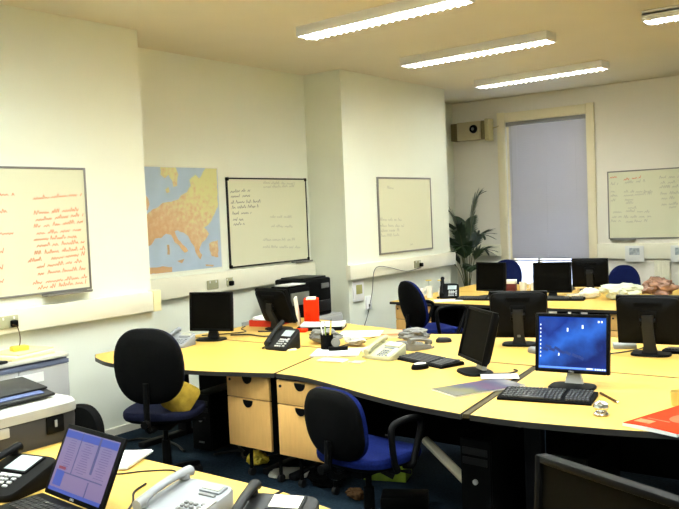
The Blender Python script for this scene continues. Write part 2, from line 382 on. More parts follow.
def socket(label, loc, rotz, w=.146, plugs=(0,)):
    t = thing('wall_socket', label, 'socket', loc, rotz)
    b = MB().box((0, -.006, 0), (w, .012, .086), .004)
    b.build('face_plate', M['cream'], t)
    for x in (-.04, .04): MB().box((x, -.0135, .026), (.012, .004, .018), .001).build('switch', M['cup'], t)
    for x in plugs:
        MB().box((x, -.03, -.012), (.046, .036, .046), .008).build('plug', M['blackm'], t, label='black plug')
    return t
TF = XL+.0632; TFR = XREC+.0632
socket('double socket with black plug on trunking beneath the red-inked whiteboard', (TF, 3.04, 1.0), PI/2, plugs=(.03,))
socket('double socket on trunking above the flat monitor under the map', (TFR, 5.45, 1.015), PI/2, plugs=())
socket('socket with a dark plug between the map and whiteboard trunking', (TFR, 5.68, 1.02), PI/2, .086, plugs=(0,))
socket('double socket with one plug on the chimney breast trunking', (TF, 8.36, .995), PI/2, plugs=(.05,))
# thermostat panel and spur on the breast
t = thing('control_panel', 'small white framed control panel under the breast trunking', 'control panel', (XL, 7.20, .785), PI/2)
MB().box((0, -.012, 0), (.19, .024, .22), .006).build('housing', M['white'], t); MB().box((0, -.026, .02), (.11, .004, .10), .001).build('display', mat('olive_display', (.45, .42, .14), .4), t)
t = thing('fused_spur', 'narrow white fused spur with cables right of the control panel', 'socket', (XL, 7.38, .64), PI/2)
MB().box((0, -.014, 0), (.09, .028, .15), .006).build('housing', M['white'], t); MB().box((0, -.03, -.03), (.03, .006, .03), .002).build('switch', M['midgrey'], t)
def cable(label, path, r=.005, m='cable', k=6, name='cable'):
    return tag(MB().tube(catmull(path, k), r, 6).build(name, M[m]), label, 'cable')
cable('thin black cable drooping from the breast socket down to the desk', [(TF+.03, 8.40, .95), (XL+.075, 8.1, .93), (XL+.075, 7.75, 1.00), (XL+.075, 7.52, 1.03), (XL+.075, 7.42, .97), (XL+.05, 7.41, .75), (XL+.05, 7.30, .5), (XL+.05, 7.18, .3), (XL+.06, 7.15, .012)], .0035)
cable('pale cable hanging in the corner beside the black printer', [(XREC+.08, 6.99, .92), (XREC+.09, 6.9, .7), (XREC+.06, 6.95, .45), (XREC+.1, 6.8, .2), (XREC+.1, 6.7, .012)], .007, 'cablew')

# wall mounted box fan and notices on the back wall
hb = thing('extractor_box', 'beige wall box with round black vent high in the far corner', 'extractor', (-5.52, D, 2.735))
MB().box((0, -.11, 0), (.36, .2, .26), .012).build('casing', M['box'], hb)
g = MB().box((-.235, -.10, 0), (.11, .17, .25), .008)
for i in range(7): g.box((-.235, -.188, -.1+i*.033), (.10, .012, .012))
g.build('side_grille', M['boxdark'], hb)
MB().box((.215, -.10, .0), (.05, .17, .26), .006).build('side_recess', M['boxdark'], hb); MB().box((.272, -.09, 0), (.065, .16, .31), .008).build('end_plate', M['boxmid'], hb)
v = MB(); v.cyl((.09, -.205, .02), (.09, -.235, .02), .062, .055, 28); v.build('vent_ring', M['black'], hb)
MB().cyl((.09, -.236, .02), (.09, -.242, .02), .022, .016, 20).build('hub', M['midgrey'], hb)
MB().tube([(.30, -.05, .02), (.36, -.05, .03), (.41, -.03, .05), (.42, -.004, .06)], .008).build('bracket', M['boxmid'], hb)
for x, lab in ((-3.265, 'white notice with small grey picture pinned below the far whiteboard'), (-2.70, 'white notice taped below the far whiteboard at the picture edge')):
    n = thing('notice', lab, 'notice', (x, D-.064, .965))
    MB().box((0, -.004, 0), (.235, .006, .205), .001).build('sheet', M['paper'], n); MB().box((.0, -.008, .03), (.13, .002, .09)).build('picture', mat('notice_picture', (.36, .40, .42), .6, var=.35, scale=30), n)

# ------------------------------------------------------------------ fluorescent ceiling lights
def ceiling_light(label, x, y, L=1.62, rz=0, W=.20, pw=1.0):
    t = thing('ceiling_light', label, 'ceiling light', (x, y, H), R(rz), 'fluorescent ceiling lights')
    b = MB()
    b.box((0, 0, -.02), (L, W, .04), .004)
    for s in (-1, 1): b.box((0, s*(W/2-.006), -.050), (L, .012, .065), .003); b.box((s*(L/2-.006), 0, -.050), (.012, W-.02, .065), .003)
    b.build('housing', M['white'], t)
    for s in (-1, 1): MB().cyl((-L/2+.04, s*.045, -.054), (L/2-.04, s*.045, -.054), .011, n=10).build('tube', M['tube'], t)
    lv = MB(); n = 24
    for i in range(1, n): lv.box((-L/2+L*i/n, 0, -.082), (.010, W-.03, .024))
    lv.box((0, 0, -.082), (L-.03, .004, .0242))
    lv.build('louvre', M['louvre'], t, smooth=False)
    ld = bpy.data.lights.new('lamp', 'AREA'); ld.shape = 'RECTANGLE'; ld.size = L-.06; ld.size_y = W-.05
    ld.energy = LAMP*pw; ld.color = (.90, 1, 1)
    lo = bpy.data.objects.new('lamp', ld); C.objects.link(lo); lo.parent = t; lo.location = (0, 0, -.068)
    return t
LAMP = 30
ceiling_light('nearest lit fluorescent ceiling fitting at top centre, cut by frame edge', -3.47, 5.23, 1.56, -4)
ceiling_light('middle lit fluorescent ceiling fitting of the row along the left', -3.62, 7.05, 1.58, -3)
ceiling_light('farthest lit fluorescent ceiling fitting, in front of the blind', -3.79, 8.96, 1.60, -5, pw=.55)
ceiling_light('lit ceiling fitting cut off at the right edge above far whiteboard', -1.14, 6.93, 1.72, pw=.8)
for x, y in ((-3.45, 3.05), (-3.45, 1.6), (-1.1, 5.1), (-1.1, 3.3), (-1.1, 1.3), (1.2, 6.9), (1.2, 3.4), (1.2, .4), (-3.45, -.4), (-1.1, -.7)):
    ceiling_light('lit ceiling fitting over the near desks, out of the photograph', x, y, pw=1.35 if x < -3 and y > 0 else .6 if y > 6 else 1.0)

# ------------------------------------------------------------------ desks
def desk(label, poly, legs, panel=None, group='beech desks', z=.72, strips=()):
    cx = sum(p[0] for p in poly)/len(poly); cy = sum(p[1] for p in poly)/len(poly)
    t = thing('desk', label, 'desk', (cx, cy, 0), 0, group)
    P = [(x-cx, y-cy) for x, y in poly]
    MB().prism(P, z-.025, z).build('desktop', M['beech'], t)
    # edge band just proud of the board
    A = sum(P[i][0]*P[(i+1) % len(P)][1]-P[(i+1) % len(P)][0]*P[i][1] for i in range(len(P)))
    s = 1 if A > 0 else -1; n = len(P); O = []
    for i in range(n):
        a = Vector(P[i-1]); b = Vector(P[i]); c = Vector(P[(i+1) % n])
        d1 = (b-a).normalized(); d2 = (c-b).normalized(); nn = (Vector((d1.y, -d1.x))+Vector((d2.y, -d2.x)))*s
        nn = nn.normalized() if nn.length > 1e-6 else Vector((d1.y, -d1.x))*s
        O.append(b+nn*.004)
    eb = MB(); eb.loft([[(p[0], p[1], zz) for p in ring] for ring, zz in ((P, z-.0265), (O, z-.0265), (O, z-.001), (P, z-.001))], cap=False)
    eb.build('edge_band', M['edge'], t)
    for lx, ly, fy in legs:
        b = MB(); b.box((lx-cx, ly-cy, .36), (.09, .06, .66), .006); b.box((lx-cx, ly-cy+fy*.18, .02), (.06, .50, .04), .008); b.box((lx-cx, ly-cy+fy*.18, z-.043), (.05, .46, .03))
        b.build('leg', M['deskmetal'], t)
    for a, b_, w in strips:
        d = Vector(b_)-Vector(a)
        MB().box(((a[0]+b_[0])/2-cx, (a[1]+b_[1])/2-cy, z-.0105), (d.length, w, .018), rot=math.atan2(d.y, d.x)).build('joint_strip', M['seam'], t)
    if panel:
        (x0, y0), (x1, y1) = panel
        a = math.atan2(y1-y0, x1-x0); L = math.hypot(x1-x0, y1-y0)
        MB().box(((x0+x1)/2-cx, (y0+y1)/2-cy, .44), (L, .018, .48), rot=a).build('added_dark_panel', M['blackm'], t)  # dark panel added to keep the space under the desktop dark
    return t
g_ = .006
A1 = [(-4.85, 4.378), (-4.85, 3.52)]+catmull([(-4.74, 3.44), (-4.45, 3.345), (-4.05, 3.36), (-3.67, 3.42), (-3.40, 3.50), (-3.205, 3.56)])+[(-3.405, 4.378)]
B1 = [(-3.385, 4.378)]+catmull([(-3.185, 3.562), (-3.0, 3.555), (-2.81, 3.505), (-2.36, 3.345), (-2.05, 3.262), (-1.782, 3.222)])+[(-1.938, 4.378)]
C1 = [(-1.892, 4.378)]+catmull([(-1.732, 3.226), (-1.49, 3.226), (-1.16, 3.275), (-.87, 3.346), (-.5, 3.47), (-.17, 3.55)])+[(-.17, 4.378)]
A2 = [(-3.425, 4.402), (-4.85, 4.402), (-4.82, 5.0), (-4.80, 5.58)]+catmull([(-4.72, 5.62), (-4.4, 5.57), (-4.2, 5.49), (-3.85, 5.40), (-3.64, 5.36)])
A2 = A2+[(-3.425, 5.30)]
B2 = [(-1.928, 4.402), (-3.402, 4.402), (-3.402, 5.29)]+catmull([(-3.38, 5.28), (-3.11, 5.21), (-2.83, 5.31), (-2.32, 5.47), (-1.945, 5.53)])
C2 = [(-.17, 4.402), (-1.902, 4.402)]+catmull([(-1.918, 5.53), (-1.6, 5.53), (-1.2, 5.46), (-.7, 5.3), (-.17, 5.25)])
G1 = 'main island of beech desks'
desk('beech desk in the front row at the left end, black chair before it', A1, [(-4.72, 4.2, -1), (-3.50, 4.2, -1)], ((-4.68, 4.34), (-3.52, 4.34)), G1, strips=[((-3.192, 3.575), (-3.392, 4.376), .016), ((-4.84, 4.39), (-3.41, 4.39), .0155)])
desk('wavy front-row beech desk in the middle, blue chair at its edge', B1, [(-3.28, 4.2, -1), (-2.03, 4.12, -1)], ((-3.3, 4.34), (-2.05, 4.34)), G1, strips=[((-1.757, 3.228), (-1.913, 4.376), .030), ((-3.38, 4.39), (-1.95, 4.39), .0155)])
desk('front-row beech desk carrying the monitor with the blue screen', C1, [(-1.66, 3.75, -1), (-.3, 4.1, -1)], ((-1.85, 4.34), (-.3, 4.34)), G1, strips=[((-1.88, 4.39), (-.19, 4.39), .0155)])
desk('back-row beech desk at the left carrying red folders and papers', A2, [(-4.70, 4.6, 1), (-3.55, 4.6, 1)], None, G1)
desk('back-row beech desk in the middle, behind the cream phone', B2, [(-3.28, 4.6, 1), (-2.05, 4.6, 1)], None, G1)
desk('back-row beech desk on the right behind the blue-screen monitor', C2, [(-1.76, 4.62, 1), (-.3, 4.6, 1)], None, G1)
# far island
G2 = 'far beech desks by the window'
for lab, x0, x1, ya, yb, s in (('far front desk at left, wooden drawers below, small chair before it', -4.60, -3.105, 6.93, 7.985, 1), ('far front desk holding the middle dark monitor and keyboard', -3.095, -1.505, 6.90, 7.985, 1), ('far front desk at the right edge under the brown bags', -1.495, .1, 6.95, 7.985, 1),
                               ('far rear desk at left, nearest the palm', -4.60, -3.105, 8.0, 8.90, -1), ('far rear desk in front of the window carrying the backward monitor', -3.095, -1.505, 8.0, 8.90, -1)):
    pts = [(x0, yb), (x0, ya), ((x0+x1)/2, ya+(.03 if s > 0 else 0)), (x1, ya), (x1, yb)]
    ly = (ya+yb)/2
    desk(lab, pts, [(x0+.12, ly, -.3), (x1-.12, ly, -.3)], ((x0+.2, 7.9), (x1-.2, 7.9)) if s > 0 else None, G2)
# near desks
N1 = [(-3.52, 1.2), (-1.82, 1.2), (-1.82, 2.024)]+catmull([(-2.2, 2.03), (-2.68, 2.035), (-3.1, 2.08), (-3.52, 2.12)])
N2 = [(-1.80, 1.2), (-.1, 1.2), (-.1, 1.72)]+catmull([(-.5, 1.78), (-1.0, 1.87), (-1.5, 1.965), (-1.80, 2.02)])
G3 = 'near beech desks at the bottom'
desk('nearest beech desk carrying the printer, laptop and pale grey phone', N1, [(-3.4, 1.55, -.2), (-1.95, 1.55, -.2)], None, G3)
desk('nearest beech desk under the black phone at the bottom edge', N2, [(-1.66, 1.5, -.2), (-.25, 1.5, -.2)], None, G3)

# drawer pedestals
def pedestal(label, loc, w=.385, z0=.225, z1=.690, dep=.55, rz=0, split=.535):
    t = thing('drawer_pedestal', label, 'drawers', loc, rz, 'beech drawer pedestals')
    zb = .03
    MB().box((0, dep/2+.012, (z0+z1)/2), (w, dep, z1-z0), .004).build('carcass', M['blackm'], t)
    for x in (-1, 1):
        for y in (.12, dep-.06):
            MB().cyl((x*(w/2-.06), y, .035), (x*(w/2-.06), y, z0+.002), .012, n=10).build('leg', M['blackm'], t)
            MB().cyl((x*(w/2-.06)-.012, y, .026), (x*(w/2-.06)+.012, y, .026), .025, n=14).build('castor', M['blackg'], t)
    for nm, a, b in (('upper', split+.003, z1-.012), ('lower', z0+.004, split-.003)):
        d = MB().box((0, 0, (a+b)/2), (w-.012, .02, b-a), .003).build('drawer', M['beechfront'], t)
        hp = MB(); pts = [(.04*math.cos(PI+PI*i/14), .045*math.sin(PI+PI*i/14)) for i in range(15)]
        hp.loft([[(x, y_, b-.006+z) for x, z in pts] for y_ in (-.006, -.016)]); hp.tf(Matrix.Identity(4)).build('handle', M['black'], d)
        if nm == 'upper': MB().cyl((-w/2+.035, -.009, b-.035), (-w/2+.035, -.015, b-.035), .009, n=12).build('lock', M['blackg'], d)
    return t
pedestal('beech two-drawer pedestal under the joint of the left desk', (-3.452, 3.60, 0), .375, rz=R(-2))
pedestal('beech two-drawer pedestal partly behind the blue chair', (-3.02, 3.585, 0), .375, rz=R(-1))
pedestal('wooden drawer unit under the far desk beside the chimney breast', (-4.36, 6.985, 0), .42, .12)
pedestal('wooden drawer unit under the far desk, behind the rightmost rearward monitor', (-2.16, 6.985, 0), .42, .12)
# ------------------------------------------------------------------ task chairs
def padsheet(outline, layers, bend):
    """stack of scaled outlines -> a soft pad; outline (x,z) about 0; layers (scale, depth); bend maps x,d,z"""
    return [[bend(x*s, d, z*s) for x, z in outline] for s, d in layers]
def chair(label, loc, rz, fabric, shell='blackm', arms=True, back=(.44, .46), back_z=.78, seat_z=.49, group='blue and black task chairs', tilt=8, base_rz=0, egg=.12, sq=2.5, name='task_chair', al=1.0, ax=.275):
    t = thing(name, label, 'chair', loc, R(rz), group)
    br = R(base_rz)
    hub = MB(); hub.cyl((0, 0, .055), (0, 0, .125), .045, .035, 16)
    for i in range(5):
        a = br+2*PI*i/5; c, s = math.cos(a), math.sin(a)
        rings = []
        for r, z, w, h in ((.03, .10, .028, .03), (.15, .092, .023, .024), (.27, .075, .018, .016), (.295, .072, .014, .014)):
            rings.append([(c*r-s*u*w, s*r+c*u*w, z+v*h/1.3) for u, v in ((-1, -1), (1, -1), (1, .6), (.6, 1), (-.6, 1), (-1, .6))])
        hub.loft(rings)
    hub.build('star_base', M['black'], t)
    for i in range(5):
        a = br+2*PI*i/5; c, s = math.cos(a), math.sin(a); px, py = c*.285, s*.285
        cs = MB(); ux, uy = -s, c
        for k in (-1, 1): cs.cyl((px+ux*k*.008, py+uy*k*.008, .0265), (px+ux*k*.026, py+uy*k*.026, .0265), .0262, .024, 14)
        cs.box((px, py, .044), (.05, .03, .026), .008, rot=a); cs.cyl((px, py, .045), (px, py, .075), .008, n=8)
        cs.build('castor', M['blackg'], t)
    col = MB().cyl((0, 0, .12), (0, 0, .30), .030, .026, 16); col.cyl((0, 0, .29), (0, 0, seat_z-.09), .016, n=12); col.build('gas_column', M['black'], t)
    me = MB().box((0, -.02, seat_z-.088), (.17, .24, .045), .012); me.build('mechanism', M['black'], t)
    MB().tube([(.08, .02, seat_z-.085), (.20, .02, seat_z-.085), (.25, .02, seat_z-.078)], [.006, .006, .011]).build('lever', M['black'], t)
    # seat: cushion over a plastic shell
    ol = superell(.235, .225, 36, 3.0)
    def sb(x, d, y): return (x, y+.01, seat_z+d-(.030*max(0, (y-.12)/.11)**2 if y > .12 else 0)+.012*max(0, (-y-.15)/.08)+.010*(x/.235)**2)
    sc = MB().loft(padsheet(ol, [(.90, -.052), (.985, -.046), (1.0, -.03), (.995, -.014), (.96, -.003), (.88, .002), (.6, -.004), (.2, -.008)], sb))
    st = sc.build('seat', M[fabric], t)
    MB().loft(padsheet(ol, [(.55, -.074), (.85, -.068), (.96, -.056), (.99, -.046)], sb)).build('seat_shell', M[shell], st)
    # backrest
    bw, bh = back
    pts = []
    for x, z in superell(bw/2, bh/2, 44, sq):
        f = z/(bh/2)
        pts.append((x*(1-egg*max(0, f)**1.5*1.3-egg*1.4*max(0, -f)**2), z))
    tl = math.tan(R(tilt))
    def bb(x, d, z): return (x, -.235+.9*x*x*1.0-d*-1+(-tl*(z))-.02*math.cos(z/bh*PI), back_z+z)
    bk = MB().loft(padsheet(pts, [(.93, -.008), (.985, .0), (1.0, .014), (.985, .030), (.93, .042), (.8, .048), (.45, .045), (.15, .043)], bb)).build('backrest', M[fabric], t)
    MB().loft(padsheet(pts, [(.3, -.026), (.7, -.026), (.92, -.020), (.985, -.008), (.99, .004)], bb)).build('back_shell', M[shell], bk)
    bar = MB(); zb = back_z-bh*.2
    bar.tube(catmull([(0, -.10, seat_z-.085), (0, -.22, seat_z-.088), (0, -.272, seat_z-.05), (0, -.292+.02, zb-.09), (0, -.262-tl*(zb-back_z)-.015, zb)], 5), .019, 8)
    bar.cyl((0, -.285, seat_z-.03), (.0, -.325, seat_z-.03), .022, n=14)
    bar.build('back_bar', M['black'], t)
    if arms:
        for s in (-1, 1):
            x = s*ax; z0, z1 = seat_z-.06, seat_z+.205
            loop = [(s*.20, -.08, z0), (x-.0*s, -.09, z0+.01), (x, -.115, z0+.06), (x, -.135, z1-.06), (x, -.12, z1-.015), (x, -.07, z1), (x, .05, z1+.003), (x, .14, z1-.012), (x, .165, z1-.05), (x, .13, z1-.13), (x, .085, z0+.05), (x, .06, z0+.01), (s*.20, .05, z0)]
            loop = [(p, q*al, z0+(r-z0)*(.5+.5*al)) for p, q, r in loop]
            MB().tube(catmull(loop, 5), .0165, 10).build('armrest', M['black'], t)
    return t
chair('black-backed task chair at the left desk, mustard cushion on its seat', (-3.88, 3.295, 0), 28, 'navy', arms=False, back=(.43, .46), back_z=.795, seat_z=.50, base_rz=70, egg=.09, tilt=6, sq=2.9)
chair('blue task chair with loop arms pulled up to the middle front desk', (-2.297, 3.21, 0), -7, 'blue', back=(.375, .35), back_z=.66, seat_z=.495, egg=.06, sq=3.1, al=.74, ax=.245, base_rz=20)
chair('blue-seated chair seen side-on in the aisle before the far desk', (-3.76, 6.37, 0), -28, 'blue', back=(.42, .44), back_z=.80, seat_z=.58, tilt=12, egg=.10)
chair('dark blue chair back behind the far left monitor', (-4.44, 9.12, 0), 180, 'darkblue', back=(.41, .44), back_z=.76, seat_z=.5, arms=False, egg=.08)
chair('navy chair alone against the back wall below the far whiteboard', (-2.97, 9.12, 0), 186, 'darkblue', back=(.37, .44), back_z=.70, seat_z=.45, arms=False, egg=.10)
chair('blue chair mostly hidden behind the rearward black monitor', (-2.89, 5.93, 0), 180, 'blue', back=(.44, .44), back_z=.67, seat_z=.47, arms=False, egg=.08)
chair('blue chair peeping out at the right picture edge behind monitor', (-1.34, 5.98, 0), 178, 'blue', back=(.44, .44), back_z=.61, seat_z=.45, arms=False, egg=.08)
chair('low black chair peeping out between the printer and laptop', (-3.72, 2.40, 0), 196, 'blackm', back=(.30, .34), back_z=.50, seat_z=.40, arms=False, egg=.06)
# mustard cushion standing on the seat of the left chair
cu = MB(); ol = superell(.105, .10, 28, 4.5)
cu.loft([[(x*s, d, z*s) for x, z in ol] for s, d in ((.2, -.055), (.6, -.048), (.9, -.022), (1, 0), (.9, .022), (.6, .048), (.2, .055))])
cu.tf(Matrix.Translation((-3.735, 3.30, .575)) @ Matrix.Rotation(R(28), 4, 'Z') @ Matrix.Rotation(R(-38), 4, 'X') @ Matrix.Rotation(R(24), 4, 'Y'))
tag(cu.build('cushion', M['mustard']), 'mustard cushion propped on the seat of the left black chair', 'cushion')

# ------------------------------------------------------------------ monitors (screen faces local -Y, origin on the desk below the panel)
def bmtext(s, size, m, parent, loc, name='logo', label=None, thick=.0004):
    cu_ = bpy.data.curves.new('t', 'FONT'); cu_.body = s; cu_.size = size; cu_.align_x = 'CENTER'; cu_.extrude = thick
    to = bpy.data.objects.new('t', cu_); C.objects.link(to)
    dg = bpy.context.evaluated_depsgraph_get(); dg.update()
    me = bpy.data.meshes.new_from_object(to.evaluated_get(dg)); me.name = name
    bpy.data.objects.remove(to); bpy.data.curves.remove(cu_)
    me.transform(Matrix.Translation(loc) @ Matrix.Rotation(PI/2, 4, 'X'))
    me.materials.clear(); me.materials.append(m)
    o = bpy.data.objects.new(name, me); C.objects.link(o); o.parent = parent
    if label: o['label'] = label
    return o
def monitor(label, loc, rz, w=.362, h=.298, zc=.2165, tilt=6, stand='black', screen=None, base_off=.06, logo=None, kind='flat'):
    t = thing('monitor', label, 'monitor', loc, R(rz), 'flat screen monitors')
    T = Matrix.Translation((0, 0, zc)) @ Matrix.Rotation(R(-tilt), 4, 'X')
    b = MB(); bz = .017
    for s in (-1, 1):
        b.box((s*(w/2-bz/2), .0, 0), (bz, .034, h), .005); b.box((0, .0, s*(h/2-bz/2)), (w-2*bz+.004, .0338, bz), .004)
    b.box((0, .010, 0), (w-.012, .012, h-.012))
    rings = []
    for f, y in ((1.0, .012), (.98, .03), (.80, .046), (.5, .056), (.2, .058)):
        rings.append([(x*f, y, z*f) for x, z in superell(w/2-.003, h/2-.003, 32, 9)])
    b.loft(rings)
    b.box((0, .058, .02), (.10, .01, .10), .004)
    for i in range(6): b.box((0, .052, h*.33+i*.006-.012), (w*.42, .004, .0025))
    c = b.tf(T).build('casing', M['black'], t)
    sm = M['screen'] if screen is None else screen
    scr = MB().box((0, -.0035, 0), (w-2*bz+.004, .008, h-2*bz+.004)).tf(T).build('screen', sm, t)
    if logo:
        o = bmtext(logo, .012, M['silver'], c, (0, -.0175, -h/2+.005)); o.data.transform(T)
    n = MB(); top = T @ Vector((0, .066, .01))
    by = -.01+base_off*.3
    n.loft([[(-ww+0*k, y+dy, z) if k == 0 else (ww, y+dy, z) if k == 1 else (ww, y-dy, z) if k == 2 else (-ww, y-dy, z) for k in range(4)] for ww, y, dy, z in ((.045, by+.01, .014, .016), (.034, by+.012, .013, .06), (.032, top.y+.012, .012, top.z-.03), (.032, top.y+.008, .012, top.z+.035))])
    hd = MB().cyl((-.045, top.y+.004, top.z), (.045, top.y+.004, top.z), .017, n=14)
    nk = n.build('stand_neck', M['silver' if stand == 'silver' else 'blackg'], t)
    hd.build('hinge', M['silver' if stand == 'silver' else 'black'], nk)
    if kind == 'slot': MB().box((0, by+.030, .085), (.022, .006, .05), .004).build('cable_slot', M['midgrey'], nk)
    bs = MB(); ol = superell(.115, .088, 36, 3.2)
    bs.loft([[(x*s, by-.03+y*s, z) for x, y in ol] for s, z in ((1, .0005), (1, .007), (.95, .0125), (.4, .017))])
    bs.build('stand_base', M['black'], t)
    return t
def screen_blue():
    m = ramp_mat('blue_wallpaper', [(0, (.006, .035, .30)), (.35, (.001, .010, .11)), (.55, (.02, .12, .55)), (.72, (.002, .02, .20)), (1, (.03, .13, .55))], 7, True, .62, axis=(-.55, 0, 1), lo=-.12, hi=.55, noise=.5)
    return m
monitor('dark monitor on the left desk beneath the map, beside pale phone', (-4.535, 4.36, .72), 18, zc=.215, tilt=4)
monitor('tilted monitor seen from behind among the red folders', (-4.40, 4.955, .72), 176, zc=.20, tilt=22, w=.35)
monitor('dark angled monitor with silver stand on the middle front desk', (-2.135, 4.09, .72), -40, tilt=15, stand='silver', zc=.21)
mc = monitor('monitor showing a glowing blue desktop on the right front desk', (-1.535, 3.96, .72), 6, tilt=7, stand='silver', screen=screen_blue(), logo='DELL', zc=.222, w=.372)
T = Matrix.Translation((0, 0, .222)) @ Matrix.Rotation(R(-7), 4, 'X')
sc_ = [o for o in mc.children if o.name.startswith('screen')][0]
ic = MB()
for x, z, w, h in ((-.022, .068, .007, .018), (.053, .085, .008, .018), (.132, .112, .008, .010), (.147, .112, .008, .010), (-.066, -.058, .006, .014)): ic.box((x, -.0079, z), (w, .0006, h))
for i in range(9): ic.box((-.160, -.0079, .09-i*.02), (.005, .0006, .008))
ic.tf(T).build('desktop_icons', mat('screen_icons', (.02, .02, .02), .5, emit=(.7, .8, .95), estr=.9), sc_, smooth=False)
tb = MB(); tb.box((0, -.0079, -.124), (.338, .0006, .010)); tb.tf(T).build('taskbar', mat('screen_taskbar', (.01, .02, .06), .5, emit=(.06, .16, .55), estr=1.0), sc_, smooth=False)
tb = MB(); tb.box((.088, -.0084, -.123), (.03, .0006, .007)); 
for i in range(5): tb.box((.118+i*.011, -.0084, -.1245), (.007, .0006, .007))
tb.tf(T).build('tray_icons', mat('screen_tray', (.02, .02, .02), .5, emit=(.75, .8, .9), estr=.8), sc_, smooth=False)
dk = MB()
for x, z, r in ((-.12, -.02, .3), (-.10, -.035, .3), (-.075, -.03, .5), (-.05, -.045, .4), (-.02, -.05, .5), (.015, -.06, .4), (.045, -.07, .5), (-.135, -.035, .3)): dk.box((x, -.0077, z), (.030, .0006, .014), rot=Matrix.Rotation(r, 3, 'Y'))
dk.tf(T).build('wallpaper_rocks', mat('screen_rocks', (.004, .01, .03), .5, emit=(.002, .012, .09), estr=1), sc_, smooth=False)
monitor('black monitor seen from behind, centre of the back row', (-2.30, 5.0, .72), 201, tilt=5, kind='slot', w=.375, h=.312, zc=.208)
monitor('black monitor seen from behind at the right edge of the back row', (-1.445, 4.97, .72), 187, tilt=9, w=.375, zc=.216)
monitor('dark far monitor nearest the palm', (-3.80, 7.62, .72), -8, w=.35, zc=.205, tilt=3)
monitor('dark far monitor directly under the blind', (-3.18, 7.72, .72), 17, w=.372, h=.305, zc=.20, tilt=2)
monitor('far monitor facing the window, its stand towards us', (-3.05, 8.42, .72), 194, w=.37, zc=.19, tilt=9, h=.305)
monitor('large dark monitor cut off at the bottom right corner', (-.555, 1.60, .72), -22.5, w=.40, h=.33, zc=.212, tilt=4)

# ------------------------------------------------------------------ keyboards, mice, phones
def keyboard(label, loc, rz, w=.44, d=.155, body='blackm', keys='keyd'):
    t = thing('keyboard', label, 'keyboard', loc, R(rz), 'black keyboards')
    b = MB(); b.loft([[(sx*w/2, y, z) for sx, z in ((-1, .001), (1, .001), (1, zt), (-1, zt))] for y, zt in ((-d/2, .010), (-d/2+.012, .014), (d/2-.01, .024), (d/2, .018))])
    b.build('body', M[body], t)
    kb = MB()
    for r in range(6):
        y = -d/2+.026+r*(d-.042)/5.6+(.004 if r == 5 else 0); z = .018+(r+.5)*.0017
        n = 19; x = -w/2+.018
        while x < w/2-.02:
            ww = .017
            if r == 0 and -w*.26 < x < -w*.2: ww = .115
            if not (w*.165 < x < w*.19 or w*.315 < x < w*.335) or ww > .1: kb.box((x+ww/2, y, z), (ww-.002, (d-.042)/5.6-.004, .009), .0015, seg=1)
            x += ww+.0015
    kb.build('keys', M[keys], t)
    return t
keyboard('black keyboard before the angled monitor on the middle desk', (-2.545, 4.235, .72), -20, .44, .18)
keyboard('black keyboard in front of the blue-screen monitor', (-1.555, 3.675, .72), 10.5, .44, .205)
keyboard('black keyboard on the far desk under the middle monitor', (-3.02, 7.53, .72), 14)
keyboard('black keyboard on the far left desk below its monitor', (-3.80, 7.33, .72), 12)
keyboard('dark keyboard lying behind the rearward monitor at the right edge', (-1.19, 5.15, .72), 186)
def mouse(label, loc, rz, m='black', top=None, lead=None):
    t = thing('mouse', label, 'mouse', loc, R(rz))
    def dome(a, b_, hgt, z0, s0=1):
        mb = MB(); ol = superell(a, b_, 24, 2.4)
        mb.loft([[(x*s, y*s, z0+hgt*z) for x, y in ol] for s, z in ((.97, 0), (1, .25), (.95, .6), (.78, .86), (.45, .98), (.1, 1))]); return mb
    dome(.031, .056, .034, .001).build('body', M[m], t)
    if top: dome(.025, .046, .028, .0105).build('top_shell', M[top], t)
    MB().box((0, .03, .0335), (.004, .016, .008), .002).build('wheel', M['midgrey'], t)
    if lead: MB().tube(catmull(lead, 6), .0025, 6).build('lead', M['cable'], t)
    return t
mouse('white-topped black mouse in front of the middle keyboard', (-2.485, 4.035, .72), -28, 'black', 'cup')
mouse('small dark mouse behind the middle keyboard near the row end', (-2.83, 4.92, .72), 120, 'blackg')
mouse('grey mouse beside the centre back-row monitor', (-2.10, 4.78, .72), 60, 'midgrey', 'greyph')
mouse('dark mouse at the bottom left in front of the laptop', (-2.55, 1.36, .72), 20, 'blackg')

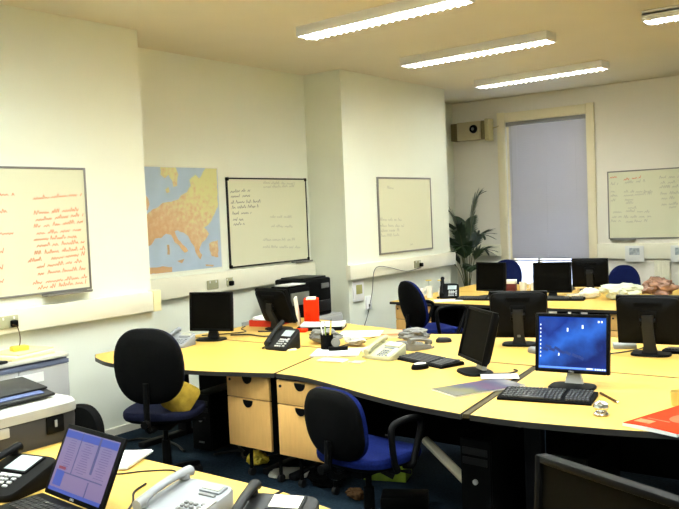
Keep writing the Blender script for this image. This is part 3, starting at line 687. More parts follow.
def phone(label, loc, rz, body='blackg', hand=None, disp='lcd', keys='keyw', slope=18, w=.20, d=.20, disp_at=(.03, .055, .09, .05), strip=True, hand_up=0.0, name='desk_phone', card=False):
    """handset lies along the left side; the user sits at local -Y"""
    t = thing(name, label, 'phone', loc, R(rz))
    hand = hand or body
    sl = math.tan(R(slope)); z0 = .022
    f = lambda y: z0+(y+d/2)*sl
    ol = superell(w/2, d/2, 40, 6)
    b = MB(); b.loft([[(x*s, y*s, (f(y*s)-.0 if lv else .001)-dz) for x, y in ol] for s, lv, dz in ((.98, 0, 0), (1, 0, -.006), (1, 1, .008), (.97, 1, .001), (.9, 1, 0), (.3, 1, 0))])
    bo = b.build('body', M[body], t)
    ro = Matrix.Rotation(R(slope), 3, 'X')
    dx, dy, dw, dd = disp_at
    MB().box((dx, dy, f(dy)+.003), (dw+.016, dd+.016, .008), .002, rot=ro).build('display_surround', M[body], bo)
    MB().box((dx, dy, f(dy)+.0072), (dw, dd, .003), rot=ro).build('display', M[disp], t)
    k = MB()
    for i in range(3):
        for j in range(4):
            x = dx-.028+i*.02; y = -.075+j*.019
            k.box((x, y, f(y)+.003), (.014, .012, .007), .002, rot=ro, seg=1)
    for j in range(4): k.box((dx+.042, -.072+j*.02, f(-.072+j*.02)+.003), (.02, .012, .007), .002, rot=ro, seg=1)
    k.build('keypad', M[keys], t)
    if strip:
        MB().box((dx+.005, dy-dd/2-.020, f(dy-dd/2-.020)+.002), (dw*.95, .012, .006), .002, rot=ro).build('soft_keys', M[keys], t)
    if card: MB().box((dx+.055, -.03, f(-.03)+.0035), (.02, .10, .004), rot=ro).build('index_card', M['paper'], t)
    hx = -w/2+.028; h = MB(); pts = []
    for i in range(17):
        u = i/16; y = -d/2+.005+u*(d-.01+.012)
        lift = .026*math.sin(PI*u)**.7
        fat = 1+.5*(abs(2*u-1)**4)
        pts.append((y, f(y)+.017+lift*.55+hand_up*u, .020*(.85+.25*abs(2*u-1)**3), .012*fat))
    h.loft([[(hx+wv*math.cos(a)*(1 if abs(math.cos(a)) < .9 else .96), y, z+hv*math.sin(a)) for a in [2*PI*q/14 for q in range(14)]] for y, z, wv, hv in pts])
    ho = h.build('handset', M[hand], t)
    for y in (-d/2+.03, d/2-.022):
        MB().cyl((hx, y, f(y)+.004), (hx, y, f(y)+.02+hand_up*(y+d/2)/d), .019, n=16).build('ear_cup', M[hand], ho)
    # coiled cord from the handset's lower end to the back of the body
    cp = []
    for i in range(90):
        u = i/89; a = u*24*PI
        cx_ = hx-.030-.02*math.sin(PI*u); cy_ = -d/2+.0+u*(d*.6)
        cp.append((cx_+.006*math.cos(a), cy_, .009+.006*math.sin(a)+0))
    MB().tube(cp, .0016, 4).build('cord', M[hand], t)
    return t
phone('pale grey phone on the left desk beside the black chair', (-4.545, 4.03, .72), 14, 'greyph', keys='keyg', disp='lcdg', w=.19, d=.2, disp_at=(.03, .055, .08, .04))
phone('black phone with bright display on the left front desk', (-3.73, 4.25, .72), -2, 'blackg', slope=33, w=.215, d=.175, disp='lcd', disp_at=(.03, .03, .085, .06), hand_up=.012)
phone('cream phone among the papers in the middle of the island', (-2.87, 4.25, .72), -8, 'cream', keys='keyg', disp='papery', w=.225, d=.19, slope=20, disp_at=(.03, .055, .11, .04), card=True)
phone('grey phone turned away behind the cream phone', (-2.885, 4.62, .72), 165, 'midgrey', keys='greyph', w=.18, d=.19, slope=8)
phone('black phone on the far left desk by the chimney breast', (-4.17, 7.40, .72), 25, 'black', slope=36, w=.2, d=.17, hand_up=.03, disp='lcd', disp_at=(.03, .02, .09, .06))
phone('pale grey phone with handset on the nearest desk edge', (-1.948, 1.717, .72), 2, 'greyph', keys='midgrey', disp='lcdg', w=.25, d=.235, slope=11, disp_at=(.055, .075, .07, .03), card=True)
phone('black phone cut off by the bottom edge of the photograph', (-1.603, 1.745, .72), 20, 'blackg', keys='keyw', disp='papery', w=.25, d=.21, slope=15, disp_at=(.025, .055, .095, .06))
phone('black phone with large pale display beside the laptop', (-2.67, 1.555, .72), 12, 'black', keys='keyw', disp='lcd', w=.24, d=.25, slope=15, disp_at=(.005, .055, .10, .09))
# ------------------------------------------------------------------ laptop
lp = thing('laptop', 'open black laptop with mauve and blue windows on its screen', 'laptop', (-2.295, 1.535, .72), R(-5))
b = MB(); b.box((0, -.125, .014), (.352, .25, .022), .004); b.build('base', M['black'], lp)
kb = MB()
for r in range(5):
    for i in range(14): kb.box((-.145+i*.0222, -.045-r*.02, .0265), (.019, .017, .003), .001, seg=1)
kb.build('keys', M['blackg'], lp); MB().box((0, -.195, .0255), (.075, .05, .0015)).build('touchpad', M['midgrey'], lp)
Tl = Matrix.Translation((0, .004, .024)) @ Matrix.Rotation(R(-26), 4, 'X')
LW, LH = .352, .238
l = MB(); l.box((0, .006, LH/2), (LW, .012, LH), .004); lid = l.tf(Tl).build('lid', M['black'], lp)
lsm = ramp_mat('laptop_screen', [(0, (.20, .15, .30)), (.5, (.24, .18, .33)), (1, (.20, .19, .36))], 5, True, .45, axis=(0, 0, 1), lo=0, hi=.25, noise=.25)
MB().box((0, -.0007, LH/2+.006), (LW-.036, .002, LH-.044)).tf(Tl).build('screen', lsm, lp, smooth=False)
em = lambda n, c: mat(n, (.01, .01, .01), .5, emit=c, estr=.42, spec=.1)
w_ = MB(); w_.box((0, -.0022, LH-.032), (LW-.038, .001, .024)); w_.box((-.117, -.0022, .06), (.05, .001, .05)); w_.box((0, -.0022, .022), (LW-.038, .001, .012)); w_.tf(Tl).build('blue_bars', em('laptop_blue', (.06, .10, .45)), lid, smooth=False)
w_ = MB(); w_.box((.02, -.0024, .082), (.23, .001, .004)); w_.box((.055, -.0024, .16), (.012, .001, .12)); w_.box((-.055, -.0024, .15), (.004, .001, .14)); w_.box((.06, -.0024, .05), (.005, .001, .05)); w_.tf(Tl).build('window_edges', em('laptop_edge', (.09, .09, .24)), lid, smooth=False)
w_ = MB(); w_.box((-.113, -.0026, .094), (.042, .001, .009)); w_.tf(Tl).build('alert_bar', em('laptop_red', (.25, .04, .08)), lid, smooth=False)
w_ = MB()
rr = random.Random(3)
for i in range(14):
    y = .195-i*.0078
    w_.box((-.005, -.0024, y), (rr.uniform(.03, .07), .0006, .002)); w_.box((.105, -.0024, y), (rr.uniform(.03, .06), .0006, .002)); w_.box((-.10, -.0024, y), (rr.uniform(.03, .05), .0006, .002))
w_.tf(Tl).build('text_lines', em('laptop_text', (.13, .10, .26)), lid, smooth=False)
lg = bmtext('DELL', .011, M['silver'], lid, (0, -.0006, .005)); lg.data.transform(Tl)

# ------------------------------------------------------------------ printer on the near desk (front faces +X)
fx = thing('printer', 'grey multifunction printer with paper tray on the nearest desk, left edge', 'printer', (-3.265, 1.885, .72), PI/2)
b = MB(); b.loft([[(x*s, y*s-.0, z) for x, y in superell(.235, .225, 40, 7)] for s, z in ((.96, .001), (.985, .03), (1, .10), (.99, .123))]); b.build('body', M['faxdark'], fx)
b = MB(); b.loft([[(x*s, y*s-.002, z-.012) for x, y in superell(.238, .228, 40, 7)] for s, z in ((1, .137), (1.005, .15), (1.0, .175), (.96, .185))]); b.build('lid_section', M['faxtop'], fx)
MB().box((.10, -.225, .085), (.085, .012, .075), .006).build('front_slot', M['black'], fx); MB().box((.10, -.233, .09), (.012, .004, .03), .002).build('emblem', M['greyph'], fx)
MB().box((-.16, -.225, .10), (.10, .012, .04), .004).build('front_panel', M['faxtop'], fx)
MB().box((.03, -.02, .205), (.30, .20, .012), .004, rot=Matrix.Rotation(R(10), 3, 'X')).build('output_tray', M['blackg'], fx)
MB().box((.03, .035, .225), (.30, .20, .010), .004, rot=Matrix.Rotation(R(8), 3, 'X')).build('feed_tray', M['blackg'], fx)
MB().box((.03, -.015, .214), (.22, .17, .004), rot=Matrix.Rotation(R(10), 3, 'X')).build('printed_sheet', mat('printed_sheet_blue', (.05, .07, .16), .6, var=.3, scale=30), fx)
k = MB()
for i in range(4):
    for j in range(3): k.box((-.19+i*.022, -.18+j*.022, .187), (.014, .014, .006), .002, seg=1)
k.build('keypad', M['keyg'], fx)

# ------------------------------------------------------------------ grey cabinet by the left wall
cb = thing('cabinet', 'grey cabinet with dark blue painted shade strip standing against the near left wall', 'cabinet', (-4.97, 2.86, 0), PI/2)
MB().box((0, .0, .385), (.74, .42, .72), .004).build('body', M['cab'], cb); MB().box((0, .01, .02), (.70, .38, .04)).build('plinth', M['blackg'], cb)
MB().box((0, -.004, .775), (.75, .44, .022), .004).build('top', M['cabtop'], cb)
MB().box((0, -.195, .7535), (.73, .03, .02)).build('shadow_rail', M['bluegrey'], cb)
for x in (-.184, .184):
    d = MB().box((x, -.218, .39), (.362, .014, .66), .003).build('door', M['cab'], cb)
    MB().box((x*.12, -.232, .47), (.012, .016, .11), .003).build('handle', M['midgrey'], d)
MB().box((0, -.2265, .738), (.735, .005, .028), .001).build('gap_shade_strip', M['bluegrey'], cb)  # shadow gap under the overhanging top, put in as a coloured strip
MB().box((.075, -.2265, .665), (.20, .003, .06)).build('label_card', M['paper'], cb)
t = thing('folder_stack', 'stack of cream folders lying on the grey cabinet', 'folders', (-4.95, 3.02, .786), R(96))
for i in range(3):
    MB().box((.012*i-.02, .01*i-.01, .008+i*.0125), (.34-.015*i, .26, .0115), .002, rot=.06*i).build('folder', M['manila' if i != 1 else 'papery'], t)
sp = MB().box((0, 0, .0165), (.11, .07, .032), .008)
tag(sp.build('sponge_block', M['yellow'], loc=(-4.95, 3.0, .8235), rotz=R(80)), 'mustard yellow block sitting on the cream folders', 'block')
cable('thin dark wires from the near socket to the yellow block', [(TF+.05, 3.04, .985), (-5.06, 3.06, .97), (-5.0, 3.04, .92), (-4.97, 3.02, .875), (-4.955, 3.005, .8575)], .0035, 'brown')
tag(MB().box((0, 0, .010), (.10, .06, .018), .006).build('adaptor', M['blackg'], loc=(-4.80, 2.76, .787), rotz=.3), 'small dark adaptor on the front edge of the grey cabinet', 'adaptor')

# ------------------------------------------------------------------ papers, books, folders
def sheets(name, label, cat, loc, rz, w, d, h, m='paper', top=None, n=3, group=None, curl=0.0):
    t = thing(name, label, cat, loc, R(rz), group)
    r = random.Random(label)
    for i in range(n):
        z0 = i*h/n+.0006; z1 = (i+1)*h/n
        ox, oy, a = (r.uniform(-.008, .008), r.uniform(-.008, .008), r.uniform(-.05, .05)) if i else (0, 0, 0)
        mb = MB(); N = 8
        rings = []
        for k in range(N+1):
            x = -w/2+w*k/N; c = curl*((abs(x)/(w/2))**3)
            rings.append([(x, -d/2, z0+c*.9), (x, d/2, z0+c*.9), (x, d/2, z1+c), (x, -d/2, z1+c)])
        mb.loft(rings).tf(Matrix.Translation((ox, oy, 0)) @ Matrix.Rotation(a, 4, 'Z'))
        mm = M[m] if not (top and i == n-1) else (M[top] if isinstance(top, str) else top)
        mb.build('sheet' if n > 1 else 'page_block', mm, t)
    return t
sheets('papers', 'white papers sticking out behind the laptop on the near desk', 'papers', (-2.645, 1.935, .72), 24, .30, .21, .012, n=4, curl=.006)
# brochure with colourful cover
bro = thing('brochure', 'glossy blue and yellow brochure lying across the desk joint', 'brochure', (-1.945, 3.72, .72), R(63))
MB().box((0, 0, .0045), (.43, .215, .008), .001).build('pages', M['paper'], bro)
cvm = ramp_mat('brochure_cover', [(0, (.10, .095, .075)), (.25, (.11, .105, .03)), (.42, (.025, .03, .065)), (.6, (.06, .018, .06)), (.78, (.02, .026, .07)), (1, (.18, .17, .17))], 9, axis=(1, 0.2, 0), lo=-.22, hi=.22, noise=.5, rough=.6)
MB().box((0, 0, .0092), (.432, .217, .0012)).build('cover', cvm, bro)
sheets('papers', 'single white sheet poking out from under the brochure', 'papers', (-1.955, 3.985, .7305), 30, .20, .12, .003, n=1)
# orange-red book
bk = thing('book', 'orange red paperback overhanging the front edge of the right desk', 'book', (-.915, 3.505, .72), R(-17))
bb_ = MB(); N = 8
def bkring(x, z0, z1, d): return [(x, -d/2, z0), (x, d/2, z0), (x, d/2, z1), (x, -d/2, z1)]
MB().loft([bkring(-.122+.244*k/N, .0016, .014+.004*math.sin(PI*k/N), .41) for k in range(N+1)]).build('pages', M['paper'], bk)
MB().loft([bkring(-.119+.244*k/N, .0145+.004*math.sin(PI*k/N), .0168+.004*math.sin(PI*k/N), .41) for k in range(N+1)]).build('cover', M['orange'], bk)
mk = MB(); mk.box((-.06, -.14, .0204), (.07, .05, .0016)); mk.build('title_patch', mat('cover_patch', (.66, .16, .05), .6, var=.3, scale=50), bk)
mk = MB(); mk.bm.faces.new([mk.bm.verts.new((.04+.06*math.cos(a), -.0+.08*math.sin(a), .0222)) for a in [2*PI*i/24 for i in range(24)]]); mk.box((-.03, -.09, .0208), (.10, .012, .0012)); mk.build('cover_shape', mat('cover_paler_orange', (.66, .060, .008), .6, var=.2, scale=20), bk)  # slightly paler oval and bar on the cover
# pen and glass paperweight
pn = thing('pen', 'slim brown pen right of the blue-screen keyboard', 'pen', (-1.295, 3.785, .727), R(-48))
MB().cyl((-.10, 0, 0), (.085, 0, 0), .0055, n=10).build('barrel', M['brown'], pn); MB().cyl((.085, 0, 0), (.105, 0, 0), .005, .001, 10).build('tip', M['chrome'], pn)
pw = thing('paperweight', 'shiny metal and glass paperweight near the front desk edge', 'paperweight', (-1.225, 3.475, .72))
MB().lathe([(.001, .001), (.028, .001), (.034, .008), (.028, .014), (.018, .018)], n=24).build('foot', M['chrome'], pw); MB().lathe([(.012, .016), (.027, .024), (.034, .038), (.030, .053), (.018, .062), (.002, .065)], n=24).build('globe', M['chrome'], pw)
cpt = thing('cup', 'tan cup cut by the right picture edge on the front desk', 'cup', (-.985, 3.80, .72))
MB().lathe([(.001, .001), (.032, .001), (.038, .065), (.035, .065), (.029, .006), (.001, .006)], n=24).build('body', M['tan'], cpt)

# left desk: red box, red binder, tray, papers
bx = thing('letter_tray', 'red letter tray holding white paper behind the tilted monitor', 'tray', (-4.65, 5.14, .72), R(10))
tr = MB(); tr.box((0, 0, .004), (.25, .24, .006)); tr.box((0, -.117, .028), (.25, .006, .05)); tr.box((-.122, 0, .028), (.006, .228, .05)); tr.box((.122, 0, .028), (.006, .228, .05)); tr.box((0, .117, .028), (.238, .006, .05)); tr.build('tray', M['red'], bx)
t = sheets('papers', 'white papers heaped in the red letter tray', 'papers', (-4.65, 5.14, .7275), 12, .20, .19, .05, n=4, curl=.02)
t = thing('magazine_file', 'upright orange red box file beside the black printer', 'box file', (-4.36, 5.36, .72), R(37))
fb = MB(); fb.box((0, 0, .105), (.125, .20, .208), .003); fb.build('case', M['orange'], t); MB().box((0, .0, .212), (.08, .19, .012), .002).build('paper_edges', M['papery'], t)
t = thing('leaning_folder', 'cream folder leaning left of the orange box file', 'folder', (-4.455, 5.285, .72), R(37))
MB().box((0, 0, .113), (.02, .21, .225), .003, rot=Matrix.Rotation(R(-7), 3, 'Y')).build('cover', M['papery'], t)
tag(MB().box((0, 0, .013), (.10, .07, .024), .004).build('card_box', M['orange'], loc=(-4.12, 4.92, .72), rotz=.4), 'small orange red box right of the tilted monitor stand', 'box')
bt = thing('paper_tray', 'black tray piled with white papers on the back left desk', 'tray', (-4.07, 5.13, .72), R(28))
tr = MB(); tr.box((0, 0, .003), (.36, .25, .005)); tr.box((0, -.122, .016), (.36, .005, .03)); tr.box((.178, 0, .016), (.005, .24, .03)); tr.box((-.178, 0, .016), (.005, .24, .03)); tr.build('tray', M['black'], bt)
sheets('papers', 'white papers piled on the black tray near the orange box file', 'papers', (-4.07, 5.14, .7265), 30, .345, .205, .035, n=5, curl=.006)
cable('black cable trailing over the left desk behind the dark monitor', [(-4.53, 4.55, .727), (-4.40, 4.62, .727), (-4.22, 4.60, .727), (-4.15, 4.72, .727), (-4.3, 4.84, .727), (-4.45, 4.78, .727)], .006)
cable('thin black cable along the back of the left desk', [(-4.75, 4.45, .7245), (-4.55, 4.72, .7245), (-4.70, 4.85, .7245), (-4.78, 4.98, .7245)], .004)
ck = MB().lathe([(.001, .001), (.042, .001), (.044, .006), (.036, .011), (.001, .013)], n=24)
tag(ck.build('coaster', M['manila'], loc=(-3.63, 4.22, .72)), 'round brownish coaster right of the black phone', 'coaster')

# pen pot
pp = thing('pen_pot', 'black mesh pen pot holding pencils on the middle desk', 'pen pot', (-3.375, 4.30, .7362))
MB().lathe([(.001, .001), (.040, .001), (.043, .004), (.043, .098), (.039, .098), (.038, .006), (.001, .006)], n=28).build('pot', M['blackm'], pp)
for i, (a, tl, L, mm) in enumerate(((.3, .18, .17, 'yellow'), (1.4, .25, .185, 'wood'), (2.6, .2, .165, 'paper'), (3.9, .22, .18, 'paper'), (5.1, .2, .15, 'green'))):
    p0 = (.016*math.cos(a), .016*math.sin(a), .0095); p1 = (p0[0]+math.sin(tl)*L*math.cos(a)*.62, p0[1]+math.sin(tl)*L*math.sin(a)*.62, .006+math.cos(tl)*L)
    pe = thing('pencil', ('yellow pencil', 'wooden pencil', 'white pencil leaning right', 'white pencil leaning left', 'green pen')[i]+' standing in the black mesh pen pot', 'pencil', (-3.375, 4.30, .7362), 0, 'pencils in the pen pot')
    MB().cyl(p0, p1, .0042, n=8).build('shaft', M[mm], pe)
    q = Vector(p1)+(Vector(p1)-Vector(p0)).normalized()*.012; MB().cyl(p1, q, .0042, .001, 8).build('tip', M['blackg'], pe)
tp = thing('tape_dispenser', 'black tape dispenser beside the pen pot', 'tape dispenser', (-3.27, 4.285, .7362), R(40))
MB().loft([[(x, y*s, z) for x, y in superell(.065, .025, 20, 4)] for s, z in ((1, .001), (1, .014), (.8, .024))]).build('body', M['black'], tp)
MB().cyl((-.015, -.011, .052), (-.015, .011, .052), .03, n=24).build('reel', M['midgrey'], tp)
sheets('magazines', 'fanned magazines and papers under the pen pot', 'magazines', (-3.255, 4.245, .72), 28, .30, .25, .0155, n=4, top='paper')
sheets('papers', 'papers with green edge in front of the pen pot magazines', 'papers', (-3.12, 4.03, .72), 12, .17, .10, .008, 'paper', mat('green_white_cover', (.62, .66, .45), .5, var=.3, scale=20), n=3)
# crumpled grey wrapping behind the pot
def crumple(name, label, cat, loc, rx, ry, rz_, m, rotz=0, seed=1, amp=.3):
    r = random.Random(seed); mb = MB()
    bmesh.ops.create_icosphere(mb.bm, subdivisions=4, radius=1)
    from mathutils import noise
    for v in mb.bm.verts:
        p = v.co.copy(); n = noise.noise(p*1.7+Vector((seed*3.1, 0, 0)))*amp+noise.noise(p*4+Vector((0, seed*2.3, 0)))*amp*.6
        ridge = abs(noise.noise(p*3.1+Vector((seed, seed, 0))))*amp*.7
        v.co = Vector((p.x*rx, p.y*ry, max(-.92, p.z)*rz_))*(1+n-ridge)
    z = min(v.co.z for v in mb.bm.verts)
    for v in mb.bm.verts: v.co.z = max(v.co.z-z, .04*rz_)-.04*rz_+.001
    return tag(mb.build(name, M[m], loc=loc, rotz=R(rotz)), label, cat)
crumple('wrapping', 'crumpled grey wrapping on the back edge behind pen pot', 'wrapping', (-3.60, 4.56, .72), .12, .085, .05, 'midgrey', 20, 4)
crumple('paper_ball', 'pale crumpled paper between pen pot and cream phone', 'paper', (-3.33, 4.56, .7260), .10, .06, .03, 'cablew', -20, 9)
sheets('papers', 'spread cream papers in the middle of the back row desk', 'papers', (-3.545, 5.0, .72), 30, .40, .27, .010, 'papery', 'paper', n=4, curl=.004)
sheets('magazines', 'pile of magazines with a pink cover at the back of the island', 'magazines', (-3.27, 5.07, .72), 25, .30, .20, .030, 'papery', 'pink', n=4)
crumple('parcel', 'greyish crumpled parcel behind the grey phone', 'parcel', (-3.06, 4.90, .72), .115, .08, .045, 'midgrey', 30, 2)
sheets('papers', 'white note standing on the papers above the cream phone', 'papers', (-3.02, 4.385, .72), -12, .21, .10, .030, 'paper', n=3)
# small row of keys / coins in front of cream phone
t = thing('key_bunch', 'small grey key bunch lying left of the cream phone', 'keys', (-2.93, 4.035, .72), R(10))
MB().tube([(.016*math.cos(a)-.05, .016*math.sin(a), .004) for a in [2*PI*i/20 for i in range(20)]], .002, 6, closed=True).build('ring', M['silver'], t)
for i in range(3): MB().box((-.005+i*.004, -.018+i*.018, .004+.0025*i), (.075, .014, .003), .001, rot=.2*(i-1)).build('key', M['silver'], t)
cable('short black cable curled beside the silver monitor stand', [(-1.98, 4.22, .7245), (-1.95, 4.20, .7245), (-1.96, 4.12, .7245), (-2.03, 4.06, .7245), (-1.95, 4.04, .7245)], .004)
cable('black cable looping across the back row towards the right monitor', [(-1.78, 4.80, .7245), (-1.66, 4.92, .7245), (-1.57, 5.10, .7245), (-1.55, 5.25, .7245)], .0042)
tag(MB().box((0, 0, .016), (.14, .10, .03), .006).build('junction_box', M['greyph'], loc=(-1.66, 5.16, .72), rotz=.4), 'small pale box beside the right rearward monitor', 'box')
cable('long grey cable curving over the nearest desk to the pale phone', [(-2.60, 1.90, .7235), (-2.48, 1.84, .7235), (-2.40, 1.92, .7235), (-2.31, 1.985, .7235), (-2.25, 1.95, .7235)], .003, 'blackg')
cable('dark cable between laptop and pale phone on the nearest desk', [(-2.10, 1.60, .7245), (-2.16, 1.68, .7245), (-2.24, 1.75, .7245), (-2.275, 1.83, .7245)], .0042, 'blackg')

# black laser printer on a low cupboard behind the left desk
cu_ = thing('cupboard', 'low grey cupboard carrying the black printer in the recess', 'cupboard', (-5.30, 6.22, 0), R(90))
MB().box((0, 0, .32), (1.0, .48, .60), .004).build('body', M['cab'], cu_); MB().box((0, .01, .012), (.94, .44, .02)).build('plinth', M['blackg'], cu_)
for x in (-.25, .25):
    d = MB().box((x, -.248, .32), (.485, .014, .56), .003).build('door', M['cab'], cu_); MB().box((x*.3, -.260, .40), (.012, .014, .1), .003).build('handle', M['blackg'], d)
pr = thing('laser_printer', 'black laser printer at the back beside the chimney breast', 'printer', (-5.28, 6.37, .622), R(90))
b = MB(); b.box((0, 0, .19), (.42, .40, .376), .02); b.build('body', M['black'], pr)
MB().box((0, -.01, .387), (.36, .30, .016), .006).build('output_lid', M['blackg'], pr); MB().box((0, -.206, .10), (.36, .016, .11), .006).build('paper_drawer', M['blackg'], pr)
MB().box((.10, -.208, .30), (.12, .014, .05), .004).build('control_panel', M['midgrey'], pr)
p2 = thing('scanner', 'low dark machine with olive front left of the black printer', 'scanner', (-5.13, 5.99, .622), R(90))
MB().box((0, .0, .165), (.32, .24, .326), .012).build('body', M['blackm'], p2); MB().box((0, -.124, .22), (.27, .012, .12), .004).build('front_panel', mat('olive_grey_panel', (.13, .13, .10), .5), p2); MB().box((0, .01, .335), (.30, .20, .016), .004).build('lid', M['black'], p2)
sheets('papers', 'white sheet lying on the dark machine left of black printer', 'papers', (-5.13, 5.99, .966), 90, .26, .17, .012, n=2)

# ------------------------------------------------------------------ far desk clutter
def cup(name, label, loc, r=.035, h=.09, m='cup', handle=True):
    t = thing(name, label, 'cup', loc)
    MB().lathe([(.001, .001), (r*.85, .001), (r, h), (r*.9, h), (r*.76, .008), (.001, .008)], n=20).build('body', M[m], t)
    if handle: MB().tube(catmull([(r*.93, 0, h*.8), (r*1.6, 0, h*.75), (r*1.6, 0, h*.35), (r*.9, 0, h*.28)], 4), .004, 6).build('handle', M[m], t)
cup('mug', 'cream mug at the far left desk end near the chimney breast', (-4.47, 7.33, .72), .04, .10)
cup('tumbler', 'cream tumbler beside the black far phone', (-4.38, 7.36, .72), .035, .12, handle=False)
for x, y, lab in ((-4.45, 7.46, 'small dried flower in white vase on the far left desk'), (-4.33, 7.50, 'second dried flower in a pale vase next to the far phone')):
    t = thing('flower_vase', lab, 'vase', (x, y, .72))
    MB().lathe([(.001, .001), (.022, .001), (.03, .04), (.014, .085), (.017, .10), (.012, .10), (.001, .09)], n=18).build('vase', M['cup'], t)
    MB().tube([(0, 0, .09), (.004, 0, .13), (.0, .004, .165)], .003, 6).build('stalk', M['stem'], t)
    f = MB()
    for i in range(9):
        a = 2*PI*i/9; f.box((.018*math.cos(a), .018*math.sin(a), .172), (.03, .012, .008), .003, rot=a, seg=1)
    f.build('bloom', M['yellow'], t)
sheets('papers', 'white sheet on the far desk behind the side-on chair', 'papers', (-4.05, 7.16, .72), 35, .28, .2, .006, n=2)
t = thing('card_box', 'dark red box with white top right of the far left monitor', 'box', (-3.90, 8.20, .72), R(15))
MB().box((0, 0, .04), (.20, .12, .078), .004).build('base', M['darkred'], t); MB().box((0, 0, .10), (.20, .12, .04), .004).build('lid', M['cup'], t)
cup('mug', 'white mug right of the dark red far box', (-3.70, 8.18, .72), .042, .10)
cup('paper_cup', 'white paper cup below the blind on the far desk', (-3.56, 8.15, .72), .04, .10, handle=False)
cup('beaker', 'black beaker between far monitors under the blind', (-3.62, 8.34, .72), .035, .16, 'black', False)
cup('jar', 'small pale jar at the left of the dark red far box', (-4.06, 8.28, .72), .03, .10, handle=False)
crumple('bundle', 'white rounded bundle on the far desk near middle keyboard', 'bundle', (-2.80, 7.72, .72), .10, .05, .055, 'papery', 20, 5, .2)
sheets('papers', 'loose yellowish papers right of the far middle monitor', 'papers', (-2.98, 7.86, .72), 25, .2, .14, .02, 'manila', 'papery', n=3)
crumple('carrier_bag', 'white and green plastic bag slumped on the far desk', 'bag', (-2.50, 7.72, .72), .20, .13, .075, 'plasticbag', 25, 7, .28)
crumple('carrier_bag', 'brownish red crumpled bag right of the white and green bag', 'bag', (-2.24, 8.0, .72), .17, .10, .085, 'bagbrown', 25, 11, .4)
crumple('tissue_ball', 'white crumpled tissue above the brown bags at the right edge', 'tissue', (-1.99, 8.42, .72), .15, .09, .11, 'plasticbag', 10, 13, .3)
tag(MB().box((0, 0, .03), (.16, .12, .058), .004).build('card_box', M['papery'], loc=(-2.72, 8.32, .72), rotz=.2), 'small cream box right of the rearward far monitor', 'box')
tag(MB().box((0, 0, .022), (.26, .18, .042), .004).build('flat_box', M['greyph'], loc=(-3.36, 8.40, .72), rotz=.2), 'pale flat box left of the rearward far monitor stand', 'box')

# ------------------------------------------------------------------ palm
pt = thing('potted_palm', 'dark green potted palm in the far left corner', 'plant', (-5.42, 10.15, 0))
MB().lathe([(.001, .001), (.14, .001), (.19, .34), (.20, .36), (.175, .36), (.16, .32), (.001, .32)], n=28).build('pot', M['pot'], pt)
MB().lathe([(.001, .335), (.163, .335), (.163, .31), (.001, .31)], n=24).build('soil', M['soil'], pt)
rp = random.Random(5)
def frond(az, reach, top, bend, n=19, ll=.30):
    path = []
    for i in range(13):
        u = i/12
        r = reach*(u**1.6); z = .33+(top-.33)*math.sin(u*PI*.5*bend)/math.sin(PI*.5*min(bend, 1) if bend <= 1 else PI*.5)
        path.append(Vector((r*math.cos(az)+.02*math.cos(az), r*math.sin(az)+.02*math.sin(az), z)))
    st = MB().tube(path, [.008-.006*i/12 for i in range(13)], 6).build('stem', M['stem'], pt)
    lf = MB()
    for i in range(n):
        u = .52+.47*i/(n-1); k = u*12; a = int(min(k, 11)); f = k-a
        p = path[a].lerp(path[a+1], f); tdir = (path[a+1]-path[a]).normalized()
        side = tdir.cross(Vector((0, 0, 1)));
        side = side.normalized() if side.length > .05 else Vector((-math.sin(az), math.cos(az), 0))
        for s in (-1, 1):
            L = ll*(.55+.45*math.sin(PI*(.15+.8*i/(n-1))))*rp.uniform(.85, 1.1)
            d = (side*s*.75+tdir*(.75+.3*i/n)+Vector((0, 0, .05))).normalized(); nrm = d.cross(tdir).normalized(); wd = nrm.cross(d).normalized()
            rows = []
            for j in range(6):
                v = j/5; q = p+d*L*v-Vector((0, 0, 1))*.22*L*v*v; w = .014*(math.sin(PI*(.12+.86*v))**.8)
                rows.append([q+wd*w, q+nrm*.002, q-wd*w, q-nrm*.0012])
            lf.loft(rows)
    lf.build('leaflets', M['leaf'], st, smooth=False)
for az, reach, top, bend, ll in ((R(15), .16, 1.80, .97, .30), (R(200), .22, 1.60, 1.0, .30), (R(250), .16, 1.36, 1.05, .30), (R(-15), .30, 1.28, 1.1, .26), (R(120), .2, 1.45, 1.02, .28), (R(-80), .2, 1.12, 1.1, .28), (R(60), .3, 1.05, 1.15, .26), (R(-130), .25, 1.0, 1.12, .28), (R(165), .26, 1.2, 1.1, .28), (R(215), .3, .9, 1.15, .26), (R(-45), .3, .85, 1.15, .26)):
    frond(az, reach, top, bend, ll=ll)

# ------------------------------------------------------------------ under the desks
def tower(label, loc, rz=0, h=.43, w=.175, d=.42):
    t = thing('computer_tower', label, 'computer', loc, R(rz), 'computer towers under the desks')
    MB().box((0, d/2, h/2+.012), (w, d, h), .006).build('case', M['blackm'], t); MB().box((0, -.008, h/2+.012), (w, .02, h), .008).build('front_bezel', M['black'], t)
    for z in (h-.05, h-.10): MB().box((0, -.020, z), (w-.03, .006, .036), .002).build('drive_bay', M['blackg'], t)
    MB().cyl((0, -.018, h*.57), (0, -.026, h*.57), .014, n=20).build('power_button', M['silver'], t, label='round silver button')
    MB().box((0, -.020, .07), (.05, .004, .012)).build('port_cover', M['midgrey'], t)
    for x in (-1, 1): MB().box((x*w*.35, d/2, .006), (.03, d*.8, .012)).build('foot', M['blackg'], t)
tower('black computer tower with round silver button under the middle joint', (-1.915, 3.62, 0), -4, .475)
tower('black computer tower under the blue-screen monitor desk', (-1.48, 3.75, 0), -2, .42, .18)
tower('black computer tower under the left desk among cables', (-4.25, 3.95, 0), 5, .40, .17)
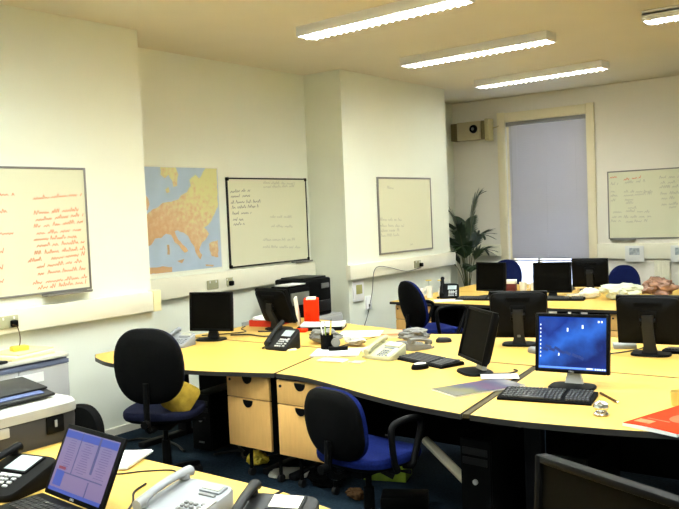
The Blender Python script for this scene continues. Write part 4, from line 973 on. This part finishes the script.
crumple('yellow_bag', 'small yellow bag on the carpet under the drawer pedestals', 'bag', (-3.69, 3.90, 0), .075, .06, .05, 'yellow', 10, 3, .3)
sheets('papers', 'scattered grey papers on the carpet below the right pedestal', 'papers', (-3.37, 3.86, 0), 30, .24, .18, .02, 'cablew', n=5, curl=.012)
crumple('dark_bag', 'dark crumpled bag beside the papers on the carpet', 'bag', (-3.03, 3.80, 0), .12, .08, .06, 'blackm', 10, 21, .3)
gb = thing('card_box', 'lime green carton on the carpet behind the blue chair', 'box', (-2.80, 4.12, 0), R(18))
MB().box((0, 0, .075), (.27, .16, .148), .004).build('carton', M['green'], gb); MB().box((.085, .0, .158), (.06, .10, .018), .004).build('red_tab', M['red'], gb); MB().box((.02, -.081, .06), (.10, .004, .05), rot=Matrix.Rotation(R(25), 3, 'Y')).build('dark_mark', M['blackg'], gb)
crumple('paper_bag', 'brown paper bag on the carpet left of the lime carton', 'bag', (-2.74, 3.70, 0), .06, .04, .035, 'brown', 0, 17, .3)
t = thing('rolled_poster', 'long cream rolled sheet leaning under the middle desk', 'roll', (0, 0, 0))
MB().cyl((-2.62, 4.29, .215), (-2.10, 4.02, .030), .028, n=16).build('roll', M['papery'], t)
tag(MB().box((0, 0, .045), (.26, .16, .088), .01).build('power_brick', M['black'], loc=(-2.42, 3.72, 0), rotz=.5), 'low black box on the carpet under the blue chair', 'box')
cable('black cables tangled on the carpet under the left desk', [(-4.1, 3.9, .012), (-4.0, 4.05, .012), (-3.85, 3.95, .012), (-3.7, 4.1, .012), (-3.75, 4.25, .012), (-3.95, 4.2, .012), (-4.05, 4.1, .03), (-3.9, 4.0, .03)], .008)
cable('black cable trailing along the skirting behind the left chair', [(-5.1, 3.55, .012), (-4.95, 3.7, .012), (-4.9, 3.9, .012), (-4.6, 3.95, .012), (-4.35, 3.85, .012)], .009)
tag(MB().box((0, 0, .022), (.30, .06, .042), .006).build('power_strip', M['greyph'], loc=(-3.80, 4.44, 0), rotz=.3), 'pale power strip on the carpet under the left desk', 'power strip')

# ------------------------------------------------------------------ world, camera, view
w = bpy.data.worlds.new('world'); bpy.context.scene.world = w; w.use_nodes = True
nt = w.node_tree; bg = nt.nodes['Background']
bg.inputs['Color'].default_value = (.62, .75, 1, 1); bg.inputs['Strength'].default_value = 2.6
cam = bpy.data.cameras.new('camera'); co = bpy.data.objects.new('camera', cam); C.objects.link(co)
cam.sensor_width = 36; cam.lens = 36*815/679; cam.clip_start = .05
r_ = Vector((0.79933037, 0.59946426, -0.04139516)); u_ = Vector((0.00226742, 0.06588, 0.99782498)); w_v = Vector((-0.60088752, 0.79768567, -0.05130065))
mm = Matrix((r_, u_, -w_v)).transposed().to_4x4(); mm.translation = (0, 0, 1.65)
co.matrix_world = mm
sc = bpy.context.scene
sc.camera = co
sc.view_settings.view_transform = 'Standard'; sc.view_settings.look = 'None'; sc.view_settings.exposure = 1.28; sc.view_settings.gamma = 1.0
sc.cycles.use_denoising = True
sc.cycles.max_bounces = 8; sc.cycles.diffuse_bounces = 5
